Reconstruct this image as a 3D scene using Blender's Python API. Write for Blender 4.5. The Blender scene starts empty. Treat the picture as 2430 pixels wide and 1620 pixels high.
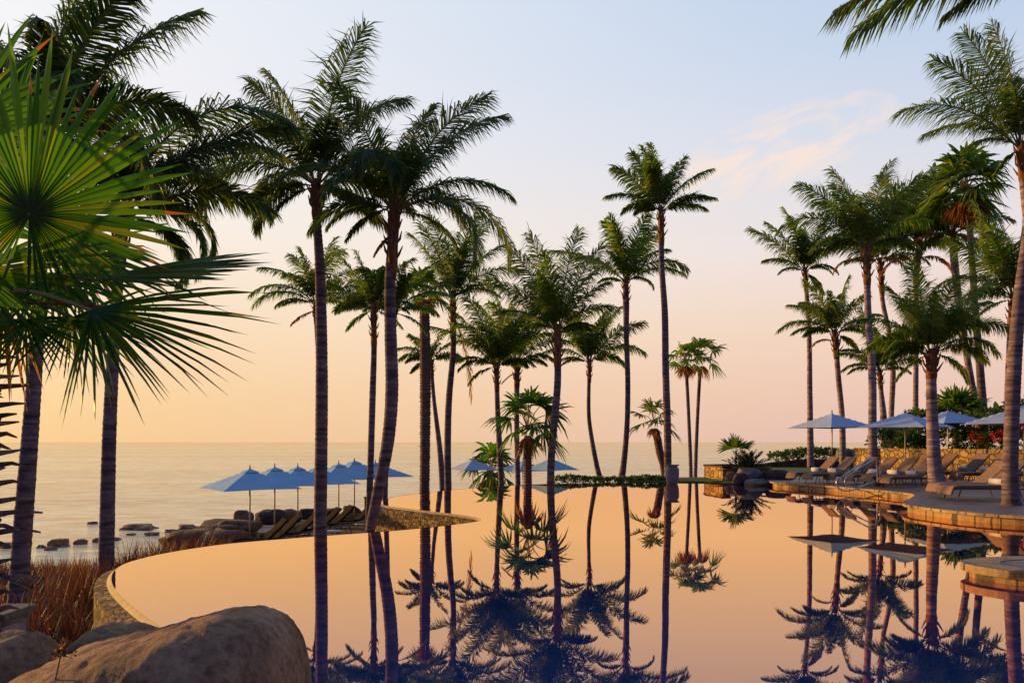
import bpy, math, random
import numpy as np
from mathutils import Vector, Matrix, noise as mnoise

scene = bpy.context.scene
col = scene.collection
R = math.radians
S = 2430/2352.0          # measurements were taken on a 2352 px wide view
F = 1890.0               # focal length in photo pixels
HZ = 1049.0              # horizon row
CAMZ = 1.75

# ------------------------------------------------------------------ camera
cam_d = bpy.data.cameras.new('camera')
cam = bpy.data.objects.new('camera', cam_d)
col.objects.link(cam)
cam.location = (0, 0, CAMZ)
cam.rotation_euler = (R(90), 0, 0)
cam_d.sensor_width = 36.0
cam_d.lens = F/2430*36
cam_d.shift_y = (HZ-810)/2430
cam_d.clip_start = 0.1
cam_d.clip_end = 60000
scene.camera = cam
scene.view_settings.view_transform = 'Standard'
scene.view_settings.look = 'None'
scene.view_settings.exposure = 0.0
scene.view_settings.gamma = 1.0

SUN_AZ = -62.0           # degrees from +Y, negative = to the left
SUN_EL = 7.0

def lin(r, g, b):
    def f(c):
        c /= 255.0
        return c/12.92 if c <= 0.04045 else ((c+0.055)/1.055)**2.4
    return (f(r), f(g), f(b), 1.0)

# ------------------------------------------------------------------ world
world = bpy.data.worlds.new("World")
scene.world = world
world.use_nodes = True
wn = world.node_tree.nodes; wl = world.node_tree.links
wn.clear()
def wnode(t, **k):
    n = wn.new(t)
    for a, b in k.items(): setattr(n, a, b)
    return n
def wmath(op, a, b=None, c=None, clamp=False):
    n = wnode('ShaderNodeMath', operation=op, use_clamp=clamp)
    for i, v in enumerate((a, b, c)):
        if v is None: continue
        if isinstance(v, (int, float)): n.inputs[i].default_value = v
        else: wl.new(v, n.inputs[i])
    return n.outputs[0]
tc = wnode('ShaderNodeTexCoord')
sep = wnode('ShaderNodeSeparateXYZ'); wl.new(tc.outputs['Generated'], sep.inputs[0])
dx, dy, dz = sep.outputs
hl = wmath('SQRT', wmath('MAXIMUM', wmath('ADD', wmath('MULTIPLY', dx, dx), wmath('MULTIPLY', dy, dy)), 1e-5))
ax = wmath('DIVIDE', dx, hl); ay = wmath('DIVIDE', dy, hl)
def wramp(stops):
    n = wnode('ShaderNodeValToRGB')
    el = n.color_ramp.elements
    while len(el) > 1: el.remove(el[-1])
    el[0].position = stops[0][0]; el[0].color = lin(*stops[0][1])
    for p, c in stops[1:]:
        e = el.new(p); e.color = lin(*c)
    wl.new(dz, n.inputs[0])
    return n.outputs[0]
left = wramp([(0, (253, 208, 150)), (.05, (254, 215, 160)), (.13, (255, 226, 188)), (.24, (255, 243, 228)), (.36, (249, 246, 248)), (.5, (243, 246, 252)), (.7, (170, 198, 235)), (1, (80, 125, 190))])
right = wramp([(0, (226, 190, 184)), (.05, (236, 198, 186)), (.13, (243, 214, 198)), (.22, (239, 226, 226)), (.32, (216, 221, 235)), (.42, (192, 210, 236)), (.5, (180, 204, 234)), (.7, (118, 156, 206)), (1, (70, 114, 182))])
def wmix(f, a, b, mode='MIX'):
    n = wnode('ShaderNodeMix', data_type='RGBA', blend_type=mode)
    if isinstance(f, (int, float)): n.inputs[0].default_value = f
    else: wl.new(f, n.inputs[0])
    for v, i in ((a, 6), (b, 7)):
        if isinstance(v, tuple): n.inputs[i].default_value = v
        else: wl.new(v, n.inputs[i])
    return n.outputs[2]
def wmap(v, a, b, smooth=True):
    n = wnode('ShaderNodeMapRange')
    n.interpolation_type = 'SMOOTHSTEP' if smooth else 'LINEAR'
    wl.new(v, n.inputs[0]); n.inputs[1].default_value = a; n.inputs[2].default_value = b
    return n.outputs[0]
front = wmix(wmap(ax, -.52, .58, False), left, right)
back = wramp([(0, (132, 112, 132)), (.15, (120, 112, 148)), (.4, (92, 110, 158)), (1, (70, 112, 180))])
skyc = wmix(wmap(ay, .35, -.5), front, back)
# thin pink evening cloud, right of centre
yy = wmath('MAXIMUM', dy, .05)
u = wmath('DIVIDE', dx, yy); v = wmath('DIVIDE', dz, yy)
du = wmath('SUBTRACT', u, .33); dv = wmath('SUBTRACT', v, .365)
ra = wmath('ADD', wmath('MULTIPLY', du, .93), wmath('MULTIPLY', dv, .37))
rb = wmath('SUBTRACT', wmath('MULTIPLY', dv, .93), wmath('MULTIPLY', du, .37))
cmb = wnode('ShaderNodeCombineXYZ')
wl.new(wmath('MULTIPLY', ra, 9), cmb.inputs[0]); wl.new(wmath('MULTIPLY', rb, 26), cmb.inputs[1])
nz = wnode('ShaderNodeTexNoise'); wl.new(cmb.outputs[0], nz.inputs['Vector'])
nz.inputs['Scale'].default_value = 1.0; nz.inputs['Detail'].default_value = 8; nz.inputs['Roughness'].default_value = .62
nz.inputs['Distortion'].default_value = .6
q = wmath('ADD', wmath('POWER', wmath('DIVIDE', wmath('ABSOLUTE', ra), .17), 2.0), wmath('POWER', wmath('DIVIDE', wmath('ABSOLUTE', rb), .05), 2.0))
mask = wmath('SUBTRACT', 1.0, q, clamp=True)
cf = wmath('MULTIPLY', wmath('MULTIPLY', wmap(nz.outputs[0], .40, .60), wmath('POWER', mask, .5)), .9, clamp=True)
cf = wmath('MULTIPLY', cf, wmap(dy, 0.05, .3))
skyc = wmix(cf, skyc, lin(255, 232, 218))
sky = wnode('ShaderNodeTexSky', sky_type='NISHITA')
sky.sun_disc = False
sky.sun_elevation = R(SUN_EL)
sky.sun_rotation = R(SUN_AZ)
sky.air_density = 1.6; sky.dust_density = 3.0
skm = wnode('ShaderNodeVectorMath', operation='SCALE'); wl.new(sky.outputs[0], skm.inputs[0]); skm.inputs[3].default_value = .10
# warm aureole round the low sun (outside the frame, left)
sv = (math.sin(R(SUN_AZ))*math.cos(R(SUN_EL)), math.cos(R(SUN_AZ))*math.cos(R(SUN_EL)), math.sin(R(SUN_EL)))
dt = wnode('ShaderNodeVectorMath', operation='DOT_PRODUCT'); wl.new(tc.outputs['Generated'], dt.inputs[0]); dt.inputs[1].default_value = sv
glow = wmath('POWER', wmath('MAXIMUM', dt.outputs['Value'], 0.0), 30.0)
gsc = wnode('ShaderNodeVectorMath', operation='SCALE'); gsc.inputs[0].default_value = (3.2, 1.75, .55); wl.new(glow, gsc.inputs[3])
skyc = wmix(1.0, skyc, gsc.outputs[0], 'ADD')
fin = wmix(.03, skyc, skm.outputs[0])
bg = wnode('ShaderNodeBackground'); wl.new(fin, bg.inputs[0]); bg.inputs[1].default_value = 1.0
wo = wnode('ShaderNodeOutputWorld'); wl.new(bg.outputs[0], wo.inputs[0])

# ------------------------------------------------------------------ sun
sd = bpy.data.lights.new('sun', 'SUN'); sd.energy = 5.0; sd.angle = R(1.0); sd.color = (1.0, .55, .13)
sun = bpy.data.objects.new('sun', sd); col.objects.link(sun)
sdir = Vector((math.sin(R(SUN_AZ))*math.cos(R(SUN_EL)), math.cos(R(SUN_AZ))*math.cos(R(SUN_EL)), math.sin(R(SUN_EL))))
sun.rotation_euler = sdir.to_track_quat('Z', 'Y').to_euler()

# ------------------------------------------------------------------ helpers
def P(ox, oy, Y):
    return Vector(((ox*S-1215)*Y/F, Y, CAMZ-(oy*S-HZ)*Y/F))
def W(ox, oy, z=0.0):
    Y = (CAMZ-z)*F/(oy*S-HZ)
    return Vector(((ox*S-1215)*Y/F, Y, z))
def PX(px, Y): return px*S*Y/F

def tag(o, label=None, cat=None, group=None, kind=None):
    if label: o['label'] = label
    if cat: o['category'] = cat
    if group: o['group'] = group
    if kind: o['kind'] = kind
    return o
def empty(name, loc, label, cat, group=None, rz=0, kind=None):
    o = bpy.data.objects.new(name, None); col.objects.link(o)
    o.empty_display_size = .2
    o.location = loc; o.rotation_euler.z = rz
    return tag(o, label, cat, group, kind)

class MB:
    def __init__(s): s.v = []; s.f = []; s.m = []; s.n = 0
    def add(s, vs, fs, m=0):
        s.v.extend(vs)
        n = s.n
        for f in fs: s.f.append(tuple(i+n for i in f)); s.m.append(m)
        s.n += len(vs)
    def box(s, c, d, rot=None, m=0):
        vs = []
        for x in (-1, 1):
            for y in (-1, 1):
                for z in (-1, 1):
                    p = Vector((x*d[0]/2, y*d[1]/2, z*d[2]/2))
                    if rot: p = rot @ p
                    vs.append(tuple(p+Vector(c)))
        s.add(vs, [(0, 1, 3, 2), (4, 6, 7, 5), (0, 4, 5, 1), (2, 3, 7, 6), (0, 2, 6, 4), (1, 5, 7, 3)], m)
    def tube(s, pts, rad, seg=8, m=0, cap=True):
        pts = [Vector(p) for p in pts]
        n = len(pts)
        if not hasattr(rad, '__len__'): rad = [rad]*n
        up = None; vs = []; fs = []
        for i, p in enumerate(pts):
            t = (pts[min(i+1, n-1)]-pts[max(i-1, 0)])
            t = t.normalized() if t.length > 1e-9 else Vector((0, 0, 1))
            if up is None:
                a = Vector((1, 0, 0)) if abs(t.x) < .8 else Vector((0, 1, 0))
                up = (a-t*a.dot(t)).normalized()
            else:
                up = (up-t*up.dot(t))
                up = up.normalized() if up.length > 1e-6 else t.orthogonal().normalized()
            b = t.cross(up)
            for k in range(seg):
                an = 2*math.pi*k/seg
                vs.append(tuple(p+(up*math.cos(an)+b*math.sin(an))*rad[i]))
        for i in range(n-1):
            for k in range(seg):
                k2 = (k+1) % seg
                fs.append((i*seg+k, i*seg+k2, (i+1)*seg+k2, (i+1)*seg+k))
        if cap:
            fs.append(tuple(range(seg-1, -1, -1))); fs.append(tuple((n-1)*seg+k for k in range(seg)))
        s.add(vs, fs, m)
    def lathe(s, prof, seg=24, c=(0, 0, 0), m=0):
        vs = []; fs = []
        for r, z in prof:
            for k in range(seg):
                a = 2*math.pi*k/seg
                vs.append((c[0]+r*math.cos(a), c[1]+r*math.sin(a), c[2]+z))
        for i in range(len(prof)-1):
            for k in range(seg):
                k2 = (k+1) % seg
                fs.append((i*seg+k, i*seg+k2, (i+1)*seg+k2, (i+1)*seg+k))
        s.add(vs, fs, m)
    def build(s, name, mats, parent=None, smooth=False, origin=None):
        me = bpy.data.meshes.new(name)
        vs = s.v
        if origin is not None:
            ox, oy, oz = origin
            vs = [(a[0]-ox, a[1]-oy, a[2]-oz) for a in vs]
        me.from_pydata(vs, [], s.f)
        if not isinstance(mats, (list, tuple)): mats = [mats]
        for mm in mats: me.materials.append(mm)
        if len(mats) > 1: me.polygons.foreach_set('material_index', s.m)
        if smooth: me.polygons.foreach_set('use_smooth', [True]*len(me.polygons))
        me.update()
        o = bpy.data.objects.new(name, me); col.objects.link(o)
        if parent is not None: o.parent = parent
        elif origin is not None: o.location = origin
        return o

def copy_tree(o, parent=None):
    c = o.copy(); col.objects.link(c); c.parent = parent
    for ch in list(o.children): copy_tree(ch, c)
    return c

# ------------------------------------------------------------------ materials
def mat(name, base=(.5, .5, .5), rough=.8, metal=0, spec=.5, build=None):
    m = bpy.data.materials.new(name); m.use_nodes = True
    nt = m.node_tree; b = nt.nodes['Principled BSDF']
    b.inputs['Base Color'].default_value = (*base, 1)
    b.inputs['Roughness'].default_value = rough
    b.inputs['Metallic'].default_value = metal
    b.inputs['Specular IOR Level'].default_value = spec
    if build: build(nt, b)
    return m
def ramp(nt, src, stops):
    n = nt.nodes.new('ShaderNodeValToRGB')
    el = n.color_ramp.elements
    while len(el) > 1: el.remove(el[-1])
    el[0].position = stops[0][0]; el[0].color = (*stops[0][1], 1)
    for p, c in stops[1:]:
        e = el.new(p); e.color = (*c, 1)
    nt.links.new(src, n.inputs[0])
    return n.outputs[0]
def noise(nt, scale, detail=4, rough=.6, vec=None, dist=0):
    n = nt.nodes.new('ShaderNodeTexNoise')
    n.inputs['Scale'].default_value = scale; n.inputs['Detail'].default_value = detail
    n.inputs['Roughness'].default_value = rough; n.inputs['Distortion'].default_value = dist
    if vec is None:
        t = nt.nodes.new('ShaderNodeTexCoord'); vec = t.outputs['Object']
    nt.links.new(vec, n.inputs['Vector'])
    return n.outputs[0]
def mapping(nt, sc):
    t = nt.nodes.new('ShaderNodeTexCoord'); mp = nt.nodes.new('ShaderNodeMapping')
    mp.inputs['Scale'].default_value = sc
    nt.links.new(t.outputs['Object'], mp.inputs[0])
    return mp.outputs[0]
def bump(nt, b, h, strength=.5, dist=.02):
    n = nt.nodes.new('ShaderNodeBump'); n.inputs['Strength'].default_value = strength; n.inputs['Distance'].default_value = dist
    nt.links.new(h, n.inputs['Height']); nt.links.new(n.outputs[0], b.inputs['Normal'])
def mixc(nt, f, a, b, mode='MIX'):
    n = nt.nodes.new('ShaderNodeMix'); n.data_type = 'RGBA'; n.blend_type = mode
    if isinstance(f, (int, float)): n.inputs[0].default_value = f
    else: nt.links.new(f, n.inputs[0])
    for v, i in ((a, 6), (b, 7)):
        if isinstance(v, tuple): n.inputs[i].default_value = (*v[:3], 1)
        else: nt.links.new(v, n.inputs[i])
    return n.outputs[2]

def noisy(name, stops, scale=5, detail=6, rough=.85, bs=.4, bd=.02, stretch=None, spec=.3):
    def f(nt, b):
        vec = mapping(nt, stretch) if stretch else None
        n = noise(nt, scale, detail, .65, vec)
        nt.links.new(ramp(nt, n, stops), b.inputs['Base Color'])
        n2 = noise(nt, scale*4, 4, .6, vec)
        bump(nt, b, n2, bs, bd)
    return mat(name, rough=rough, spec=spec, build=f)

def leafmat(name, cols, trans=.45, rough=.5, tcol=(1.0, 1.0, .35), spec=.35):
    m = bpy.data.materials.new(name); m.use_nodes = True
    nt = m.node_tree; b = nt.nodes['Principled BSDF']
    b.inputs['Roughness'].default_value = rough; b.inputs['Specular IOR Level'].default_value = spec
    g = nt.nodes.new('ShaderNodeNewGeometry')
    c = ramp(nt, g.outputs['Random Per Island'], [(i/(len(cols)-1), k) for i, k in enumerate(cols)])
    nz_ = noise(nt, .9, 2)
    c = mixc(nt, .6, c, ramp(nt, nz_, [(.35, (.55, .55, .55)), (.65, (1.35, 1.35, 1.3))]), 'MULTIPLY')
    nt.links.new(c, b.inputs['Base Color'])
    t = nt.nodes.new('ShaderNodeBsdfTranslucent')
    tcn = mixc(nt, 1.0, c, tcol, 'MULTIPLY')
    tcn = mixc(nt, 1.0, tcn, (1.9, 1.9, 1.9), 'MULTIPLY')
    nt.links.new(tcn, t.inputs[0])
    mx = nt.nodes.new('ShaderNodeMixShader'); mx.inputs[0].default_value = trans
    nt.links.new(b.outputs[0], mx.inputs[1]); nt.links.new(t.outputs[0], mx.inputs[2])
    nt.links.new(mx.outputs[0], nt.nodes['Material Output'].inputs[0])
    return m

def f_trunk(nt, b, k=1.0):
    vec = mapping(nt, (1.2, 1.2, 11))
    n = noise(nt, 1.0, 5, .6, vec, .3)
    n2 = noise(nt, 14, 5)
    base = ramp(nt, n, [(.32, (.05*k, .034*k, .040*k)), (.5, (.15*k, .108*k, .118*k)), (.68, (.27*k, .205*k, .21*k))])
    n3 = noise(nt, .55, 4, .7)
    base = mixc(nt, .8, base, ramp(nt, n3, [(.36, (.62, .55, .52)), (.5, (1, 1, 1)), (.66, (1.25, 1.2, 1.15))]), 'MULTIPLY')
    c = mixc(nt, .5, base, ramp(nt, n2, [(.3, (.5, .48, .5)), (.7, (1.5, 1.4, 1.4))]), 'MULTIPLY')
    nt.links.new(c, b.inputs['Base Color'])
    bump(nt, b, n, .8, .03)
M = {}
M['trunk'] = mat('palm_bark', rough=.9, spec=.2, build=f_trunk)
M['trunk_lt'] = mat('palm_bark_painted_sun', rough=.85, spec=.2, build=lambda nt, b: f_trunk(nt, b, 1.6))  # lighter bark copy: low sun on the right-hand trunks put into the colour
M['boots'] = noisy('leaf_base_fibre', [(.3, (.05, .022, .012)), (.5, (.19, .08, .03)), (.7, (.34, .15, .045))], 9, stretch=(1, 1, .35), bs=.8)
M['shag'] = noisy('shaggy_bark', [(.3, (.05, .03, .028)), (.5, (.15, .088, .068)), (.7, (.28, .16, .11))], 12, bs=.9)
M['coco'] = leafmat('coconut_leaf', [(.035, .080, .016), (.065, .135, .020), (.11, .17, .026), (.19, .20, .035)], .5)
M['coco_dk'] = leafmat('coconut_leaf_deep', [(.024, .062, .018), (.045, .10, .022), (.075, .13, .024), (.14, .15, .028)], .45)
M['coco_lt'] = leafmat('coconut_leaf_warm', [(.05, .10, .015), (.09, .15, .02), (.17, .17, .028)], .5)  # warmer leaf copy; golden light on right-grove fronds put into the colour
M['dead'] = leafmat('dry_palm_leaf', [(.16, .065, .016), (.30, .13, .028), (.42, .21, .05)], .4, tcol=(1, .8, .5))
M['rachis'] = mat('frond_stalk', (.17, .14, .045), .6)
M['fan'] = leafmat('fan_palm_leaf', [(.022, .075, .010), (.036, .12, .012), (.065, .16, .016), (.13, .17, .02)], .55, .36, (1.0, .95, .22))
M['fan_far'] = leafmat('fan_palm_leaf_small', [(.045, .11, .014), (.08, .15, .02), (.16, .19, .03)], .5)
M['shrub'] = leafmat('shrub_leaf', [(.02, .055, .014), (.045, .09, .02), (.085, .12, .025)], .4)
M['hedge'] = leafmat('hedge_leaf', [(.04, .08, .01), (.07, .12, .015), (.11, .16, .02)], .35)
M['red'] = leafmat('bougainvillea_petal', [(.45, .012, .03), (.65, .03, .05), (.5, .02, .12)], .4, tcol=(1, .5, .5))
M['grassred'] = leafmat('fountain_grass_blade', [(.05, .02, .014), (.09, .028, .018), (.14, .045, .022), (.20, .10, .045), (.045, .03, .012), (.03, .018, .012)], .3, tcol=(1, .7, .4))
M['cycad'] = leafmat('cycad_leaf', [(.006, .022, .012), (.012, .034, .015)], .15)
M['banana'] = leafmat('banana_leaf', [(.02, .09, .02), (.04, .13, .03)], .35)
M['lawn'] = noisy('lawn_grass', [(.3, (.045, .09, .01)), (.7, (.11, .17, .02))], 14, bs=.8)
M['soil'] = noisy('soil', [(.3, (.02, .012, .009)), (.7, (.07, .042, .028))], 2.5, bs=.9, bd=.05)
M['metal'] = mat('rail_steel', (.42, .40, .42), .28, .9)
M['polew'] = mat('umbrella_pole', (.62, .50, .36), .45)
M['finial'] = mat('umbrella_cap', (.06, .06, .08), .5)

def f_fabric(nt, b):
    n = noise(nt, 2.2, 3)
    nt.links.new(ramp(nt, n, [(.35, (.28, .47, .61)), (.65, (.33, .54, .69))]), b.inputs['Base Color'])  # white cloth with the blue sky shade put into its colour
    n2 = noise(nt, 120, 2); bump(nt, b, n2, .15, .003)
def f_fabric2(nt, b):
    n = noise(nt, 2.2, 3)
    nt.links.new(ramp(nt, n, [(.35, (.36, .44, .58)), (.65, (.42, .51, .66))]), b.inputs['Base Color'])  # paler copy of the white cloth, blue shade still in the colour
M['fabric'] = mat('canopy_cloth', rough=.9, spec=.1, build=f_fabric)
M['fabric2'] = mat('canopy_cloth_pale', rough=.9, spec=.1, build=f_fabric2)
M['wicker'] = noisy('woven_wicker', [(.35, (.11, .07, .05)), (.65, (.22, .14, .09))], 60, bs=.8, bd=.01)
M['cushion'] = noisy('lounger_cushion', [(.35, (.19, .112, .07)), (.65, (.27, .165, .105))], 8, bs=.2, bd=.01)
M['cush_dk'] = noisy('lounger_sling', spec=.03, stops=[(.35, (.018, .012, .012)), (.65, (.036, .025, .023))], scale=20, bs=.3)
M['towel'] = noisy('towel_cloth', [(.35, (.62, .58, .60)), (.65, (.75, .70, .70))], 40, bs=.6, bd=.01)
M['white'] = mat('painted_white', (.6, .56, .54), .5)
M['urn'] = noisy('glazed_urn', [(.3, (.14, .12, .16)), (.7, (.24, .20, .25))], 6, rough=.5)

def rockmat(name, a, b_, c, sc=1.6):
    def f(nt, b):
        n = noise(nt, sc, 9, .68, None, .25)
        n2 = noise(nt, sc*9, 6, .7)
        cc = ramp(nt, n, [(.3, a), (.5, b_), (.7, c)])
        cc = mixc(nt, .75, cc, ramp(nt, n2, [(.35, (.42, .38, .36)), (.52, (1.0, 1.0, 1.0)), (.72, (1.6, 1.45, 1.3))]), 'MULTIPLY')
        nt.links.new(cc, b.inputs['Base Color'])
        add = nt.nodes.new('ShaderNodeMath'); add.operation = 'ADD'
        nt.links.new(n, add.inputs[0]); nt.links.new(n2, add.inputs[1])
        bump(nt, b, add.outputs[0], .9, .07)
    return mat(name, rough=.85, spec=.25, build=f)
M['rock'] = rockmat('boulder_stone', (.12, .062, .036), (.31, .17, .10), (.50, .31, .19))
M['rock_g'] = rockmat('grey_boulder_stone', (.10, .095, .10), (.20, .185, .18), (.30, .28, .26), 3)
M['rock_d'] = rockmat('dark_boulder_stone', (.045, .028, .026), (.10, .062, .052), (.17, .11, .09), 2.5)

def f_rubble(sc, lo, mid, hi, mortar):
    def f(nt, b):
        t = nt.nodes.new('ShaderNodeTexCoord')
        vo = nt.nodes.new('ShaderNodeTexVoronoi'); vo.inputs['Scale'].default_value = sc
        ve = nt.nodes.new('ShaderNodeTexVoronoi'); ve.feature = 'DISTANCE_TO_EDGE'; ve.inputs['Scale'].default_value = sc
        nt.links.new(t.outputs['Object'], vo.inputs['Vector']); nt.links.new(t.outputs['Object'], ve.inputs['Vector'])
        sp = nt.nodes.new('ShaderNodeSeparateColor'); nt.links.new(vo.outputs['Color'], sp.inputs[0])
        cc = ramp(nt, sp.outputs[0], [(0, lo), (.5, mid), (1, hi)])
        n = noise(nt, sc*4, 5, .7)
        cc = mixc(nt, .6, cc, ramp(nt, n, [(.3, (.5, .5, .5)), (.7, (1.5, 1.5, 1.5))]), 'MULTIPLY')
        ed = ramp(nt, ve.outputs['Distance'], [(.0, (0, 0, 0)), (.09, (1, 1, 1))])
        cc = mixc(nt, ed, mortar, cc)
        nt.links.new(cc, b.inputs['Base Color'])
        add = nt.nodes.new('ShaderNodeMath'); add.operation = 'MULTIPLY_ADD'
        nt.links.new(n, add.inputs[0]); add.inputs[1].default_value = .4; nt.links.new(ed, add.inputs[2])
        bump(nt, b, add.outputs[0], 1.0, .05)
    return f
M['rubble'] = mat('rubble_stone', rough=.8, spec=.12, build=f_rubble(11, (.10, .055, .028), (.26, .16, .07), (.48, .32, .14), (.022, .014, .012)))
M['wall'] = mat('retaining_stone', rough=.85, spec=.2, build=f_rubble(4.2, (.34, .20, .075), (.48, .29, .10), (.60, .38, .14), (.20, .11, .045)))
def f_lip(nt, b):
    n = noise(nt, 9, 5)
    nt.links.new(ramp(nt, n, [(.35, (.38, .20, .008)), (.65, (.62, .38, .015))]), b.inputs['Base Color'])  # yellow base stands in for golden sky reflected in the wet lip
    bump(nt, b, n, .25, .01)
M['lip'] = mat('wet_stone_gold_reflection', rough=.35, spec=.25, build=f_lip)
def f_paver(nt, b):
    vec = mapping(nt, (1, 1, 1))
    br = nt.nodes.new('ShaderNodeTexBrick'); nt.links.new(vec, br.inputs['Vector'])
    br.inputs['Scale'].default_value = 1.0; br.inputs['Mortar Size'].default_value = .03
    br.inputs['Brick Width'].default_value = .9; br.inputs['Row Height'].default_value = .6
    br.inputs['Color1'].default_value = (.11, .085, .08, 1); br.inputs['Color2'].default_value = (.16, .12, .11, 1)
    br.inputs['Mortar'].default_value = (.035, .028, .028, 1)
    n = noise(nt, 3, 6)
    nt.links.new(mixc(nt, .6, br.outputs[0], ramp(nt, n, [(.3, (.6, .6, .6)), (.7, (1.35, 1.3, 1.3))]), 'MULTIPLY'), b.inputs['Base Color'])
    bump(nt, b, n, .2, .01)
M['paver'] = mat('deck_paving', rough=.5, spec=.5, build=f_paver)
def f_cop(nt, b):
    vec = mapping(nt, (1, 1, 1)); n = noise(nt, 2.2, 7, .7)
    n2 = noise(nt, 16, 5)
    cc = mixc(nt, .5, ramp(nt, n, [(.3, (.20, .125, .06)), (.7, (.48, .31, .13))]), ramp(nt, n2, [(.3, (.5, .5, .5)), (.7, (1.4, 1.4, 1.4))]), 'MULTIPLY')
    nt.links.new(cc, b.inputs['Base Color']); bump(nt, b, n2, .6, .02)
def joints(nt, b):
    # dark mortar lines roughly every half metre along the kerb
    src = b.inputs['Base Color'].links[0].from_socket
    t = nt.nodes.new('ShaderNodeTexCoord')
    vo = nt.nodes.new('ShaderNodeTexVoronoi'); vo.feature = 'DISTANCE_TO_EDGE'; vo.inputs['Scale'].default_value = 1.7
    mp = nt.nodes.new('ShaderNodeMapping'); mp.inputs['Scale'].default_value = (1, 1, .15); nt.links.new(t.outputs['Object'], mp.inputs[0]); nt.links.new(mp.outputs[0], vo.inputs['Vector'])
    nt.links.new(mixc(nt, ramp(nt, vo.outputs['Distance'], [(.012, (0, 0, 0)), (.035, (1, 1, 1))]), (.05, .035, .028), src), b.inputs['Base Color'])
M['coping'] = mat('coping_stone', rough=.6, spec=.3, build=lambda nt, b: (f_cop(nt, b), joints(nt, b)))

M['coptop'] = noisy('coping_top', [(.3, (.13, .095, .085)), (.7, (.24, .18, .15))], 3, rough=.5, bs=.4)
joints(M['coptop'].node_tree, M['coptop'].node_tree.nodes['Principled BSDF'])
# pool water: a still mirror over a deep navy basin, golden light tinted into the reflection colour
def make_pool_mat():
    m = bpy.data.materials.new('pool_water'); m.use_nodes = True
    nt = m.node_tree; nt.nodes.clear()
    out = nt.nodes.new('ShaderNodeOutputMaterial')
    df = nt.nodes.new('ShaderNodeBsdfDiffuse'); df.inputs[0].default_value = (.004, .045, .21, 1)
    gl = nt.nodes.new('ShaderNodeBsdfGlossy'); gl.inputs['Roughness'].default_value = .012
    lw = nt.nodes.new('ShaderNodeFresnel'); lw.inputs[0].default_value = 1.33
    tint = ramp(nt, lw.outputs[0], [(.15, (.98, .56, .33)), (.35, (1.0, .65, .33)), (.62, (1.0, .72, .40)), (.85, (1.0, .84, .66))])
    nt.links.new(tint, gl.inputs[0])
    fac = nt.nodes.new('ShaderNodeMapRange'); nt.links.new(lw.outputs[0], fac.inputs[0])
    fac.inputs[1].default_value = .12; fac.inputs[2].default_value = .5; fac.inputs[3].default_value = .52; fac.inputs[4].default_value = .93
    n = noise(nt, .8, 3, .5, mapping(nt, (1, .5, 1)))
    bp = nt.nodes.new('ShaderNodeBump'); bp.inputs['Strength'].default_value = .11; bp.inputs['Distance'].default_value = .012
    nt.links.new(n, bp.inputs['Height']); nt.links.new(bp.outputs[0], gl.inputs['Normal'])
    mx = nt.nodes.new('ShaderNodeMixShader'); nt.links.new(fac.outputs[0], mx.inputs[0])
    nt.links.new(df.outputs[0], mx.inputs[1]); nt.links.new(gl.outputs[0], mx.inputs[2])
    nt.links.new(mx.outputs[0], out.inputs[0])
    return m
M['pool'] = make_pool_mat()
def make_sea_mat():
    m = bpy.data.materials.new('sea_water'); m.use_nodes = True
    nt = m.node_tree; nt.nodes.clear()
    out = nt.nodes.new('ShaderNodeOutputMaterial')
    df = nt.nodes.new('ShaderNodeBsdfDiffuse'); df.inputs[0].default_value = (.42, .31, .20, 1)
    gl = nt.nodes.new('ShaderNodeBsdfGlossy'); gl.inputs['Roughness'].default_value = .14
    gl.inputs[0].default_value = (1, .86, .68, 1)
    vec = mapping(nt, (.22, .5, 1))
    n = noise(nt, 1.1, 7, .68, vec, .4)
    vec2 = mapping(nt, (.004, .03, 1))
    n2 = noise(nt, 1.0, 4, .6, vec2)
    nt.links.new(ramp(nt, n, [(.38, (.88, .70, .48)), (.52, (1, .88, .62)), (.64, (1, .97, .76))]), gl.inputs[0])  # light and dark of the wave slopes painted into the gloss colour
    bp = nt.nodes.new('ShaderNodeBump'); bp.inputs['Strength'].default_value = 1.0; bp.inputs['Distance'].default_value = .55
    nt.links.new(n, bp.inputs['Height']); nt.links.new(bp.outputs[0], gl.inputs['Normal'])
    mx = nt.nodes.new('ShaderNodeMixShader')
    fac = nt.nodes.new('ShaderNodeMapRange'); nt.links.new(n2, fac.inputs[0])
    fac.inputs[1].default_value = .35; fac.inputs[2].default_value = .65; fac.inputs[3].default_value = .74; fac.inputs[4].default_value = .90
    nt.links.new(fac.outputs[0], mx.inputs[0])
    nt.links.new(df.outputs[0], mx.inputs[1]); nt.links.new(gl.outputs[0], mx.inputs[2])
    nt.links.new(mx.outputs[0], out.inputs[0])
    return m
M['sea'] = make_sea_mat()

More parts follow.
